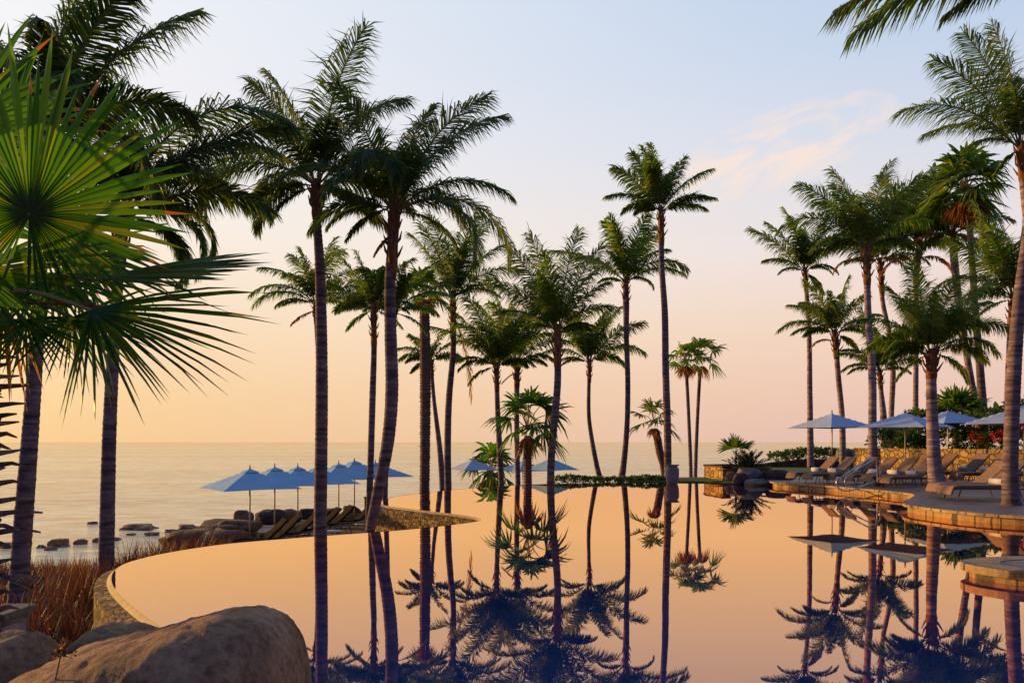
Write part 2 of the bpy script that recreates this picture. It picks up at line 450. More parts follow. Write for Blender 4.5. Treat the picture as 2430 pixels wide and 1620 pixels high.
# ------------------------------------------------------------------ terrain
def sst(x, a, b):
    t = max(0, min(1, (x-a)/(b-a))); return t*t*(3-2*t)
def xb(y):
    if y < 33.5: return 15.0
    return 9.6+(y-35)*.29
def gz(x, y):
    low = -1.2-.7*sst(y, 9, 20)
    if x > -9: low = min(low, -1.9) if y > 12 else low
    low += (-1.9-low)*sst(x, -6, -3)
    drop = sst(y, 37 if x < -1 else 46, 54 if x < -1 else 62)
    low = low*(1-drop)-6.2*drop
    kl = sst(-(x+.38*y), 0, 2.0)
    lowl = float(np.interp(y, [8, 12, 20, 26, 36, 46], [-1.2, -1.45, -2.0, -3.0, -4.5, -6.2]))
    if y > 8: low = low*(1-kl)+min(low, lowl)*kl
    low += .95*math.exp(-((x+6.7)/1.5)**2-((y-15.6)/2.6)**2)
    n = mnoise.noise(Vector((x*.35, y*.35, 0)))*.12+mnoise.noise(Vector((x*1.3, y*1.3, 3)))*.04
    hi = .12
    k = sst(x, xb(y)-1.2, xb(y))*(1-sst(y, 55, 61))
    return (low+n)*(1-k)+hi*k
xs = np.linspace(-60, 70, 200); ys = np.linspace(-4, 70, 150)
mb = MB()
vs = [(float(x), float(y), gz(float(x), float(y))) for y in ys for x in xs]
nx = len(xs)
fs = [(j*nx+i, j*nx+i+1, (j+1)*nx+i+1, (j+1)*nx+i) for j in range(len(ys)-1) for i in range(nx-1)]
mb.add(vs, fs)
tag(mb.build('ground', M['soil'], smooth=True), kind='structure')
mb = MB(); mb.add([(-30000, 20, -5), (30000, 20, -5), (30000, 50000, -5), (-30000, 50000, -5)], [(0, 1, 2, 3)])
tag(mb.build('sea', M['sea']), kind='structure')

# lawn, a sheet over the raised land
mb = MB()
lx = np.linspace(0, 1, 12); 
vs = []; fs = []
rows = [(34.2, 8.4, 40), (37, 10.9, 40), (41, 12, 42), (46, 13.2, 46), (50, 14.3, 50), (54, 15.4, 52)]
for (y, a, b) in rows:
    for t in lx: vs.append((a+(b-a)*float(t), y, .16))
for j in range(len(rows)-1):
    for i in range(11): fs.append((j*12+i, j*12+i+1, (j+1)*12+i+1, (j+1)*12+i))
mb.add(vs, fs); tag(mb.build('lawn', M['lawn']), kind='structure')

# ------------------------------------------------------------------ pool
edge_ov = [(520, 1548), (440, 1492), (372, 1441), (335, 1415), (302, 1390), (273, 1363), (258, 1343), (255, 1325), (262, 1309), (278, 1297), (300, 1288), (350, 1275),
           (400, 1265.5), (450, 1257.5), (510, 1249), (574, 1243), (650, 1237), (720, 1231.5), (790, 1226.5), (850, 1222.5), (920, 1217), (1000, 1209.5), (1060, 1202), (1095, 1197), (1108, 1193),
           (1098, 1188.5), (1060, 1182), (1000, 1175), (935, 1167.5), (880, 1160), (870, 1156), (876, 1149), (900, 1141), (960, 1132.5), (1040, 1124), (1150, 1115.5), (1280, 1110), (1450, 1108.5), (1612, 1108)]
edge = [W(a, b) for a, b in edge_ov]
edge = [Vector((-1.5, 2.4, 0)), Vector((-1.6, 3.8, 0))] + edge
# smooth (Chaikin, keeping the ends)
def chaikin(p, n=1):
    for _ in range(n):
        q = [p[0]]
        for i in range(len(p)-1):
            q.append(p[i]*.75+p[i+1]*.25); q.append(p[i]*.25+p[i+1]*.75)
        q.append(p[-1]); p = q
    return p
edge = chaikin(edge, 1)
poly = edge + [Vector((14, 34.4, 0)), Vector((14, 2.4, 0))]
mb = MB()
n = len(poly)
mb.add([(p.x, p.y, 0) for p in poly]+[(p.x, p.y, -1.5) for p in poly],
       [tuple(range(n))[::-1]] + [(i, (i+1) % n, (i+1) % n+n, i+n) for i in range(n)])
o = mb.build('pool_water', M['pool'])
tag(o, kind='structure')
# normals up
o.data.polygons[0].flip() if o.data.polygons[0].normal.z < 0 else None

def offset_path(p, d):
    out = []
    for i, a in enumerate(p):
        t1 = (a-p[i-1]) if i > 0 else (p[1]-p[0])
        t2 = (p[i+1]-a) if i < len(p)-1 else t1
        t1 = Vector((t1.x, t1.y, 0)).normalized(); t2 = Vector((t2.x, t2.y, 0)).normalized()
        n1 = Vector((-t1.y, t1.x, 0)); n2 = Vector((-t2.y, t2.x, 0))
        m_ = n1+n2
        m_ = m_.normalized() if m_.length > .05 else n1
        out.append(a+m_*d)
    return out
wall_root = empty('pool_wall', edge[0], 'curved rubble stone wall under the overflow edge of the infinity pool', 'wall')
o1 = offset_path(edge, .02); o2 = offset_path(edge, .055); o3 = offset_path(edge, .2)
def strip(mb, rowsl, m=0):
    k = len(rowsl[0]); vs = [tuple(p) for r in rowsl for p in r]
    fs = [(j*k+i, (j+1)*k+i, (j+1)*k+i+1, j*k+i+1) for j in range(len(rowsl)-1) for i in range(k-1)]
    mb.add(vs, fs, m)
def setz(ps, z): return [Vector((p.x, p.y, z)) for p in ps]
mb = MB(); strip(mb, [setz(edge, .003), setz(o1, -.012), setz(o2, -.045)]); mb.build('overflow_lip', M['lip'], wall_root, True, origin=edge[0])
mb = MB(); strip(mb, [setz(o2, -.045), setz(o3, -.09), setz(o3, -3.2)]); mb.build('stone_face', M['rubble'], wall_root, False, origin=edge[0])

# ------------------------------------------------------------------ right deck
def slab(name, pts, ztop, zbot, mt, ms, cop=.0):
    mb = MB(); n = len(pts)
    mb.add([(p.x, p.y, ztop) for p in pts], [tuple(range(n))])
    me = mb.build(name, mt)
    return me
deck_edge_ov = [(1764, 1101), (1774, 1106.5), (1800, 1108), (1858, 1111.5), (1910, 1115.5), (1963, 1120), (2010, 1124), (2053, 1128), (2085, 1131.5), (2100, 1134), (2106, 1138), (2095, 1144), (2082, 1150),
                (2076, 1154.5), (2085, 1159), (2131, 1165.5), (2190, 1172.5), (2262, 1179), (2352, 1185), (2440, 1189)]
dedge = [W(a, b, .2) for a, b in deck_edge_ov]
dedge = chaikin(dedge, 1)
last = dedge[-1]
dpts = dedge + [Vector((14.5, 15.2, .2)), Vector((26, 14.0, .2)), Vector((42, 14, .2)), Vector((42, 34.3, .2)), Vector((20, 36.5, .2)), Vector((10.4, 35.5, .2))]
def deck(name, pts, label_kind, zt=.2):
    mb = MB(); n = len(pts)
    mb.add([(p.x, p.y, zt) for p in pts], [tuple(range(n))])
    o = mb.build(name, M['paver'])
    if o.data.polygons[0].normal.z < 0: o.data.flip_normals()
    return o
tag(deck('pool_deck', dpts, 0), kind='structure')
# coping: a proud band with a riser below
inn = offset_path(dedge, .0)
def coping(name, path, zt, sgn, closed=False):
    a = path; b = offset_path(path, sgn*.05)
    mb = MB()
    c = offset_path(path, -sgn*.35); a = offset_path(path, -sgn*.07)
    strip(mb, [setz(b, zt+.004), setz(b, zt-.06), setz(a, zt-.065), setz(a, -1.2)])
    strip(mb, [setz(c, zt+.004), setz(b, zt+.004)], 1)
    return mb.build(name, [M['coping'], M['coptop']])
tag(coping('pool_coping', dedge, .2, -1), kind='structure')

mb = MB(); mb.box((6.2, -.9, -.3), (15.6, 6.5, .68)); tag(mb.build('near_terrace', M['paver']), kind='structure')
# planter platform in the water, near right
cx_, cy_ = 7.75, 10.15
ring = []
for k in range(49):
    a = 2*math.pi*k/48
    ring.append(Vector((cx_+1.78*math.cos(a), cy_+.95*math.sin(a)+.12*math.cos(a*2), 0)))
pr = empty('stone_platform', (cx_, cy_, 0), 'round lit stone platform rising from the pool water at lower right', 'platform')
mb = MB(); a = ring
b_ = [Vector((cx_+(p.x-cx_)*1.06, cy_+(p.y-cy_)*1.09, 0)) for p in ring]
c_ = [Vector((cx_+(p.x-cx_)*.8, cy_+(p.y-cy_)*.75, 0)) for p in ring]
strip(mb, [setz(c_, .182), setz(b_, .18), setz(b_, .085), setz(a, .08)])
mb.build('coping', M['coping'], pr, origin=(cx_, cy_, 0))
mb = MB(); strip(mb, [setz(a, .085), setz(a, -1.2)]); mb.build('riser', M['coping'], pr, origin=(cx_, cy_, 0))
mb = MB(); mb.add([(p.x, p.y, .175) for p in c_[:-1]], [tuple(range(48))]); mb.build('paving', M['paver'], pr, origin=(cx_, cy_, 0))

# ------------------------------------------------------------------ palms
rng = np.random.default_rng(7)
def catmull(pts, rad, step):
    P_ = [Vector(p) for p in pts]; out = []; ro = []
    n = len(P_)
    for i in range(n-1):
        p0 = P_[max(i-1, 0)]; p1 = P_[i]; p2 = P_[i+1]; p3 = P_[min(i+2, n-1)]
        k = max(1, int((p2-p1).length/step))
        for j in range(k):
            t = j/k
            q_ = .5*((2*p1)+(p2-p0)*t+(2*p0-5*p1+4*p2-p3)*t*t+(3*p1-p0-3*p2+p3)*t**3)
            out.append(q_); ro.append(rad[i]+(rad[i+1]-rad[i])*t)
    out.append(P_[-1]); ro.append(rad[-1])
    return out, ro

def ribbons(mb, B, D1, D2, L, Wd, Wv, m=0):
    """vectorised leaflets. B base, D1/D2 unit dirs of the two halves, L lengths, Wd width vectors"""
    n = len(L)
    a = B; mid = B+D1*(L*.5)[:, None]; tip = mid+D2*(L*.5)[:, None]
    w = Wv*Wd[:, None]
    V = np.stack([a-w*.35, a+w*.35, mid-w*.5, mid+w*.5, tip], axis=1).reshape(-1, 3)
    fs = []
    base = mb.n
    mb.v.extend(map(tuple, V.tolist()))
    for i in range(n):
        k = base+i*5
        mb.f.append((k, k+1, k+3, k+2)); mb.f.append((k+2, k+3, k+4))
    mb.m.extend([m]*(2*n)); mb.n += 5*n

def norm(a): return a/np.maximum(np.linalg.norm(a, axis=-1, keepdims=True), 1e-9)

def frond(mb, p0, az, el, L, droop, leaf=.24, nl=44, wid=.04, roll=0., hang=.85, mleaf=0, mr=1, r0=.025, pet=.14):
    N = 22
    s = np.linspace(0, 1, N+1)
    th = el-droop*s**1.35
    azs = az
    d = np.stack([np.cos(th)*math.cos(azs), np.cos(th)*math.sin(azs), np.sin(th)], 1)
    pts = np.zeros((N+1, 3)); pts[0] = p0
    for i in range(N): pts[i+1] = pts[i]+(d[i]+d[i+1])*.5*L/N
    side0 = np.array([-math.sin(azs), math.cos(azs), 0.])
    nrm = np.cross(side0, d)*1.0
    nrm = norm(nrm)
    nrm *= np.sign(nrm[0, 2]+1e-6) if abs(nrm[0, 2]) > .05 else 1
    cr, sr = math.cos(roll), math.sin(roll)
    side = side0[None]*cr+nrm*sr
    nn = -side0[None]*sr+nrm*cr
    mb.tube([tuple(p) for p in pts[::2]], [r0*(1-.85*q) for q in s[::2]], 4, mr, False)
    for sg in (-1, 1):
        t = pet+(1-pet)*(np.arange(nl)+rng.random(nl)*.5)/nl
        t = np.clip(t, 0, .995)
        f = t*N; i0 = np.clip(f.astype(int), 0, N-1); fr = (f-i0)[:, None]
        Pp = pts[i0]*(1-fr)+pts[i0+1]*fr
        T = norm(d[i0]*(1-fr)+d[i0+1]*fr); Bv = norm(side[i0]); Nv = norm(nn[i0])
        u_ = (t-pet)/(1-pet)
        al = np.radians(60-34*u_**1.5+rng.normal(0, 6, nl))
        lift = .30*(1-u_)+rng.normal(0, .13, nl)
        D1 = norm(T*np.cos(al)[:, None]+Bv*(sg*np.sin(al))[:, None]+Nv*lift[:, None])
        D2 = norm(D1+np.array([0, 0, -1.])*(hang*(.45+1.0*rng.random(nl)))[:, None]*1.5)
        D1 = norm(D1+np.array([0, 0, -1.])*hang*.35)
        prof = np.minimum(1, .4+u_*2.4)*(1-.55*u_**3)
        Ls = L*leaf*prof*(.88+.24*rng.random(nl))
        # a few broken or missing leaflets
        Ls = np.where(rng.random(nl) < .04, Ls*.35, Ls)
        Wvec = norm(np.cross(np.cross(D1, T), D1)+Nv*rng.normal(0, .35, nl)[:, None])
        ribbons(mb, Pp, D1, D2, Ls, np.full(nl, wid)*(.8+.4*rng.random(nl)), Wvec, mleaf)
    return pts

def ground_under(p):
    return gz(p.x, p.y)

def trunk_mesh(pts, rad, seg=14, ringstep=.11, flare=1.0, rough=.05):
    q_, r_ = catmull(pts, rad, ringstep/2)
    out = []
    for i in range(len(q_)):
        saw = (i % 2)
        out.append(r_[i]*(1+rough*(.5 if saw else -.5)+rng.normal(0, rough*.25)))
    n = len(q_)
    mb = MB(); mb.tube(q_, out, seg)
    return mb

def fan_leaf(mb, hub, axis, nrm, L, span=150, nseg=26, droop=.3, w=1.0, split=.5, m=0, ridge=.02, tipvar=.08, hangz=0.0, asym=0.0, tipm=None):
    """palmate leaf: axis = central direction, nrm = blade normal"""
    axis = axis.normalized(); nrm = (nrm-axis*nrm.dot(axis)).normalized(); sd_ = axis.cross(nrm)
    da = 2*R(span)/nseg
    for k in range(nseg):
        a = -R(span)+da*(k+.5)
        a += rng.normal(0, da*.12)
        Lk = L*(1-.28*(abs(a)/R(180))**1.5)*(1+rng.normal(0, tipvar))
        d_ = axis*math.cos(a)+sd_*math.sin(a)
        Lk *= 1-asym*max(0, -d_.z)
        t_ = nrm.cross(d_).normalized()
        dr = droop*(1+rng.normal(0, .25))
        if tipm is not None and rng.random() < .10: dr += .22
        rs = (.004, split*.55, split, split+(1-split)*.6, 1.0)
        ws = (.01, math.tan(da/2)*split*.55*1.04, math.tan(da/2)*split*.98, math.tan(da/2)*split*.60, 0)
        jit = rng.normal(0, .04)
        vs = []
        for r_, w_ in zip(rs, ws):
            e = max(0, r_-split*.6)
            c = hub+d_*(r_*Lk)+nrm*(-.0*r_)+Vector((0, 0, -1))*(dr*Lk*e*e*1.6+hangz*Lk*r_*r_)+t_*(jit*Lk*e)
            hw = w_*Lk*w
            rg = nrm*(ridge*min(1, r_*3)*L*.5 if w_ > 0 else 0)
            vs += [tuple(c-t_*hw-rg), tuple(c+rg), tuple(c+t_*hw-rg)]
        fs = []
        for i in range(3):
            b0 = i*3
            fs += [(b0, b0+1, b0+4, b0+3), (b0+1, b0+2, b0+5, b0+4)]
        b0 = 9
        if tipm is None or rng.random() > .22:
            fs += [(b0, b0+1, b0+4), (b0+1, b0+2, b0+4)]; mb.add(vs, fs, m)
        else:
            mb.add(vs, fs, m); mb.add(vs[9:], [(0, 1, 4), (1, 2, 4)], tipm)

PG = 'tall coconut palms around the pool'
def coco_palm(label, Y, tp, fronds, auto=None, bases=None, leafm='coco', dead=(), nl=40, wid=None, seg=12, leaf=.25, group=PG, extend=True):
    pts = [P(a, b, Y) for a, b, w in tp]; rad = [PX(w, Y)/2 for a, b, w in tp]
    g = ground_under(pts[0])
    if pts[0].x > 8.5 and pts[0].y < 35: g = .2
    if extend and pts[0].z > g-.05:
        pts.insert(0, Vector((pts[0].x, pts[0].y, g-.1))); rad.insert(0, rad[0]*1.1)
    base = Vector((pts[0].x, pts[0].y, g))
    root = empty('coconut_palm', base, label, 'palm tree', group)
    top = pts[-1]
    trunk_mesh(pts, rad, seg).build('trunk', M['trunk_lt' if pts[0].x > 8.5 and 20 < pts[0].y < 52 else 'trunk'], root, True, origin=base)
    # swollen fibre and cut leaf bases below the crown
    bl = PX(bases if bases else 60, Y)
    mb = MB(); tdir = (pts[-1]-pts[-2]).normalized()
    bp_ = [top-tdir*bl, top-tdir*bl*.8, top-tdir*bl*.45, top-tdir*bl*.1, top+tdir*bl*.25]
    rr = rad[-1]
    mb.tube(bp_, [rr*1.04, rr*1.25, rr*1.12, rr*1.3, rr*.7], 10)
    for k in range(16):
        a = k*2.4; h = bl*(.05+.8*(k/16))
        c = top-tdir*h
        o_ = Vector((math.cos(a), math.sin(a), 0))
        mb.tube([c+o_*rr*.7, c+o_*rr*1.5+Vector((0, 0, rr*.9)), c+o_*rr*(1.7+.9*rng.random())+Vector((0, 0, rr*2.6))], [rr*.4, rr*.28, rr*.1], 4)
    mb.build('leaf_bases', M['boots'], root, True, origin=base)
    mb = MB()
    wd = wid if wid else max(.030, .00125*Y)
    nl = int(nl*2.2); leaf = leaf*1.12
    lst = list(fronds)
    if auto:
        n, lo, hi, L, dr = auto
        for k in range(n):
            a = lo+(hi-lo)*(k+.5)/n+rng.normal(0, 6)
            vert = 1-abs(a-90)/90
            lst.append((a, L*(.72+.4*rng.random())*(1-.12*max(0, vert)), dr*(.45+.9*rng.random())*(1.15-.5*max(0, vert)), rng.uniform(-75, 75)))
    if Y > 24 and extend:
        Lx = max(q[1] for q in fronds)
        for k in range(4):
            lst.append((90+rng.uniform(-30, 30), Lx*rng.uniform(.7, 1.0), rng.uniform(25, 60), rng.choice([-1, 1])*rng.uniform(35, 70), rng.uniform(-70, 70)))
    for sp in lst:
        a, L, dr = sp[:3]
        if Y > 24 and extend and a > -5 and a < 185:
            e_ = a if a <= 90 else 180-a
            if e_ < 40:
                e2 = 24+e_*.45; L *= .86; a = e2 if a <= 90 else 180-e2
            dr *= .92
        dr *= 1.3 if abs(a-90) > 28 else 1.25
        if abs(a-90) > 28: L *= 1.07
        dp = sp[3] if len(sp) > 3 else rng.uniform(-28, 28)
        roll = R(sp[4]) if len(sp) > 4 else rng.normal(0, .5)
        if a <= 90: az, el = 0+R(dp), R(a)
        else: az, el = math.pi-R(dp), R(180-a)
        Lm = PX(L, Y)
        p_ = top+Vector((math.cos(az), math.sin(az), 0))*rr*.5+Vector((0, 0, bl*.1*rng.random()))
        frond(mb, np.array(p_), az, el, Lm, R(dr), leaf, nl, wd, roll, r0=max(.02, Lm*.009))
    mb.build('crown', [M[leafm], M['rachis']], root, False, origin=base)
    for (a, L, dr, dp) in dead:
        mb = MB()
        if a <= 90: az, el = 0+R(dp), R(a)
        else: az, el = math.pi-R(dp), R(180-a)
        frond(mb, np.array(top-tdir*bl*.3), az, el, PX(L, Y), R(dr), .2, int(nl*.7), wd, 0, hang=1.1, r0=.03)
        mb.build('dead_or_lit_frond', [M['dead'], M['boots']], root, False, origin=base)  # extra orange fronds in the right grove stand in for golden-lit ones
    return root

def fan_palm(label, Y, tp, center, r, n=26, skirt=10, group='fan palms around the pool', nseg=13, shag=True, leafm='fan_far', name='fan_palm', el_lo=-35, droop=.55):
    pts = [P(a, b, Y) for a, b, w in tp]; rad = [PX(w, Y)/2 for a, b, w in tp]
    g = ground_under(pts[0])
    if pts[0].z > g-.05:
        pts.insert(0, Vector((pts[0].x, pts[0].y, g-.1))); rad.insert(0, rad[0]*1.1)
    base = Vector((pts[0].x, pts[0].y, g))
    root = empty(name, base, label, 'palm tree', group)
    mb = trunk_mesh(pts, rad, 12, .12, rough=.14 if shag else .06)
    if shag:
        q_, r_ = catmull(pts, rad, .07)
        for i in range(len(q_)):
            for j in range(2):
                a = rng.random()*6.28; o_ = Vector((math.cos(a), math.sin(a), 0)); rr = r_[i]
                mb.add([tuple(q_[i]+o_*rr*.9+Vector((-o_.y, o_.x, 0))*rr*.18), tuple(q_[i]+o_*rr*.9-Vector((-o_.y, o_.x, 0))*rr*.18), tuple(q_[i]+o_*rr*(1.25+.3*rng.random())+Vector((0, 0, rr*rng.uniform(-.5, .7))))], [(0, 1, 2)])
    mb.build('trunk', M['shag'] if shag else M['trunk'], root, not shag, origin=base)
    c = P(center[0], center[1], Y); Rm = PX(r, Y)
    mb = MB()
    for k in range(n):
        t = (k+.5)/n; el = R(el_lo+(88-el_lo)*t**.85); az = k*2.39996+rng.normal(0, .2)
        d_ = Vector((math.cos(az)*math.cos(el), math.sin(az)*math.cos(el), math.sin(el)))
        pl = Rm*(.40+.18*rng.random())
        hub = c+d_*pl+Vector((0, 0, -.06*pl))
        mb.tube([c-Vector((0, 0, Rm*.1)), c+d_*pl*.55+Vector((0, 0, .03*pl)), hub], [Rm*.014, Rm*.012, Rm*.008], 4, 1, False)
        nr = Vector((-d_.x*d_.z, -d_.y*d_.z, 1-d_.z*d_.z))
        if nr.length < .05: nr = Vector((1, 0, 0))
        nr = nr.normalized()+Vector(rng.normal(0, .25, 3))
        fan_leaf(mb, hub, d_+Vector((0, 0, -.12)), nr, Rm*.66*(.8+.35*rng.random()), 100, nseg, droop*(.6+.9*rng.random()), 1.0, .5, 0, .03)
    mb.build('crown', [M[leafm], M['rachis']], root, False, origin=base)
    if skirt:
        mb = MB()
        for k in range(skirt):
            az = k*2.4; el = R(-62+rng.normal(0, 8))
            d_ = Vector((math.cos(az)*math.cos(el), math.sin(az)*math.cos(el), math.sin(el)))
            hub = c+Vector((0, 0, -.1*Rm))+d_*Rm*.22
            fan_leaf(mb, hub, d_, Vector((math.cos(az), math.sin(az), .4)), Rm*.45*(.8+.4*rng.random()), 70, 9, .35, 1.0, .45, 0, .03)
        mb.build('dead_skirt', M['dead'], root, False, origin=base)
    return root

# --- centre-left
coco_palm('tallest thick-trunked palm left of centre, crown reaching highest in the sky', 19,
    [(735, 1245, 30), (737, 1100, 29), (739, 900, 28), (738, 750, 26), (735, 620, 23), (729, 520, 19), (727, 430, 21)],
    [(86, 390, 22, 10, 75), (108, 310, 30, 15, 60), (98, 260, 30, -30), (128, 350, 118, 5, 0), (148, 300, 95, -20), (163, 200, 85, 20), (172, 160, 60, -20), (140, 230, 80, 30),
     (70, 300, 60, -15, 50), (55, 250, 60, 25), (42, 230, 70, -10), (18, 220, 55, 10), (-18, 190, 25, -10), (8, 160, 50, 40), (115, 200, 60, -50), (80, 220, 90, -60), (188, 130, 50, 10)],
    bases=75, nl=62, seg=18, leaf=.24, leafm='coco_dk')
coco_palm('thick palm leaning over the end of the lower terrace, second tallest left of centre', 18,
    [(848, 1240, 22), (866, 1140, 26), (890, 1020, 29), (900, 900, 30), (897, 760, 28), (896, 640, 25), (902, 560, 24), (905, 490, 22)],
    [(72, 360, 35, 8, 60), (62, 330, 45, -12, 40), (84, 280, 25, 30), (103, 320, 22, 0, 50), (112, 290, 50, 15), (128, 270, 75, -20), (150, 210, 70, 10), (168, 150, 55, -10),
     (42, 270, 62, 0, 10), (30, 330, 95, 10, 0), (20, 290, 100, -25), (95, 250, 140, -70), (85, 230, 150, -80), (75, 240, 110, -60), (5, 170, 60, 20), (120, 220, 110, -45), (60, 240, 100, 45), (185, 130, 40, 20)],
    bases=150, nl=60, seg=18, leaf=.24, leafm='coco_dk', dead=[(215, 70, 30, 10)])
coco_palm('small-crowned palm standing right behind the tallest trunk, fronds drooping left', 36,
    [(735, 1200, 13), (735, 900, 11), (728, 780, 9), (724, 700, 9)],
    [(150, 175, 75, 5), (135, 165, 70, 10), (118, 150, 60, -15), (100, 140, 40, 20), (85, 140, 30, 0), (65, 140, 60, 5), (45, 140, 75, -10), (25, 120, 70, 10), (165, 110, 60, 10), (180, 80, 50, 0), (110, 110, 80, -50), (70, 110, 80, 60), (5, 90, 60, 0)],
    bases=45, nl=34, dead=[(190, 70, 40, 10)])
coco_palm('slim upright palm between the two thickest central trunks', 30.5,
    [(845, 1245, 15), (850, 1100, 15), (856, 900, 15), (859, 800, 13), (858, 715, 12)],
    [(112, 150, 20, 5), (96, 140, 20, -20), (75, 150, 45, 0), (55, 140, 60, 15), (140, 130, 60, 0), (158, 110, 70, 10), (30, 120, 70, -20), (175, 90, 60, 0), (10, 90, 60, 10), (90, 120, 80, -60), (120, 110, 90, 50), (200, 70, 30, 0), (-15, 70, 30, 0)],
    bases=90, nl=34)
coco_palm('thin palm hidden mostly behind the leaning thick trunk', 31,
    [(884, 1160, 13), (888, 1000, 12), (893, 860, 11), (906, 720, 10)],
    [(75, 130, 40, 0), (50, 140, 70, 0), (30, 120, 70, 20), (100, 120, 40, 0), (130, 110, 60, 0), (10, 100, 60, 0), (155, 80, 60, 0), (-10, 80, 40, 0)], bases=50, nl=32)
fan_palm('fan palm with rough shaggy trunk and small round crown, left of centre', 37,
    [(974, 1180, 22), (976, 1060, 23), (977, 900, 25), (976, 780, 24), (975, 700, 22)], (978, 668), 66, 16, 8)
coco_palm('short-crowned distant palm with trunk slanting right, behind the shaggy fan palm', 48,
    [(1017, 1140, 15), (1011, 1040, 13), (997, 920, 9), (990, 830, 8)],
    [(150, 85, 70, 0), (130, 85, 60, 10), (110, 80, 40, 0), (85, 80, 40, 0), (60, 85, 50, 0), (35, 85, 70, 0), (15, 75, 60, 0), (170, 65, 60, 0), (195, 50, 30, 0)], bases=35, nl=28, leafm='coco_lt')
coco_palm('palm with one long dead frond hanging straight down beside its trunk', 39,
    [(1030, 1160, 17), (1028, 1040, 16), (1031, 920, 15), (1041, 800, 13), (1040, 690, 12)],
    [(97, 200, 18, 0, 60), (80, 200, 25, 10, 40), (110, 180, 25, 0), (68, 190, 45, 0), (50, 170, 50, 10), (35, 150, 65, 0, 0), (20, 120, 60, 0), (130, 130, 60, 10), (150, 100, 70, 0), (90, 140, 60, -60), (170, 80, 60, 0), (75, 130, 90, 60)],
    bases=90, nl=38, dead=[(-70, 205, 19, 12)])
coco_palm('palm with spreading upswept crown left of the small bushy fan palm', 39,
    [(1152, 1125, 13), (1148, 1040, 14), (1143, 940, 12), (1140, 845, 10)],
    [(130, 170, 35, 0), (115, 180, 25, 10), (102, 190, 25, -10), (88, 180, 25, 0), (74, 170, 35, 0), (58, 140, 50, 0), (148, 120, 70, 0), (165, 100, 70, 0), (35, 100, 70, 0), (15, 80, 60, 0), (95, 130, 70, -60), (115, 120, 70, 55), (190, 70, 40, 0)],
    bases=55, nl=38)
coco_palm('palm with narrow upswept crown, trunk passing behind the small bushy fan palm', 42,
    [(1190, 1125, 12), (1187, 1000, 12), (1187, 900, 12), (1188, 835, 11)],
    [(112, 170, 25, 0), (98, 180, 20, 0), (82, 175, 25, 10), (68, 160, 40, 0), (50, 130, 60, 0), (130, 130, 55, 0), (32, 100, 70, 0), (150, 95, 70, 0), (90, 120, 70, -60), (10, 75, 60, 0)],
    bases=60, nl=36, dead=[(205, 45, 30, 0)])
fan_palm('small bushy fan palm with open spiky leaves in front of the pale sea', 35,
    [(1213, 1140, 18), (1212, 1070, 19), (1212, 1000, 16)], (1212, 975), 96, 12, 5, nseg=18, leafm='fan')
fan_palm('low wide fan palm bush behind the two centre parasols', 47,
    [(1128, 1140, 20), (1128, 1085, 20)], (1128, 1078), 74, 15, 14, nseg=14, leafm='fan')
coco_palm('palm with tall feathery upswept crown and orange leaf bases at centre', 34,
    [(1264, 1135, 17), (1267, 1040, 17), (1275, 950, 17), (1281, 870, 16), (1280, 765, 15)],
    [(108, 220, 20, 0, 60), (98, 235, 15, 10, 50), (86, 235, 15, -10, 60), (74, 220, 22, 0, 50), (62, 170, 35, 10), (48, 140, 50, 0), (126, 190, 30, 0), (140, 140, 45, 0), (158, 90, 60, 0), (25, 100, 60, 0), (92, 150, 60, -60), (5, 80, 40, 0)],
    bases=80, nl=44, leafm='coco')
coco_palm('slender low palm with curved trunk rising from the clipped hedge', 46,
    [(1384, 1118, 15), (1372, 1075, 12), (1358, 1000, 10), (1352, 940, 9), (1354, 835, 8)],
    [(118, 130, 30, 0), (102, 160, 25, 0), (78, 150, 35, 0), (60, 150, 45, 0, 40), (45, 130, 70, 0), (30, 100, 80, 10), (138, 110, 60, 0), (155, 90, 70, 0), (88, 130, 50, -50), (170, 70, 60, 0), (95, 100, 90, 60)],
    bases=45, nl=36)
coco_palm('palm with a bulge below its open crown, trunk foot swept left at the hedge', 45,
    [(1424, 1120, 20), (1432, 1070, 14), (1440, 980, 12), (1442, 880, 12), (1439, 780, 12), (1438, 695, 15), (1437, 650, 11)],
    [(140, 175, 35, 0), (128, 130, 50, 0), (98, 150, 20, 0, 60), (82, 150, 40, 0, 50), (68, 130, 60, 0), (52, 150, 80, 0), (38, 165, 60, 10), (15, 80, 90, 0), (160, 70, 60, 0), (105, 100, 70, -50), (75, 90, 90, 50)],
    bases=60, nl=38)
coco_palm('tall lone palm rising from behind the grey urn right of centre', 38,
    [(1534, 1100, 18), (1533, 980, 17), (1529, 850, 16), (1527, 720, 15), (1520, 610, 13), (1518, 490, 12)],
    [(92, 155, 12, 0, 60), (80, 140, 25, 0, 50), (106, 150, 20, 0, 60), (122, 140, 28, 0), (136, 125, 55, 0), (152, 105, 75, 0), (58, 140, 35, 0), (45, 110, 55, 0), (26, 140, 40, 0, 20), (8, 115, 45, 0), (98, 110, 60, -50), (170, 70, 70, 0)],
    bases=75, nl=42)
fan_palm('left palm of the thin distant twin pair against the sea', 61,
    [(1587, 1100, 9), (1582, 960, 8), (1576, 845, 8)], (1574, 826), 50, 11, 9, shag=False, nseg=11, group='distant twin fan palms')
fan_palm('right palm of the thin distant twin pair against the sea', 62,
    [(1597, 1100, 9), (1602, 960, 8), (1608, 850, 8)], (1610, 822), 60, 11, 3, shag=False, nseg=11, group='distant twin fan palms')
fan_palm('stubby fan palm with dark shaggy leaning trunk left of the urn', 45,
    [(1524, 1085, 12), (1516, 1040, 18), (1508, 1000, 17), (1505, 985, 12)], (1502, 965), 60, 10, 3)

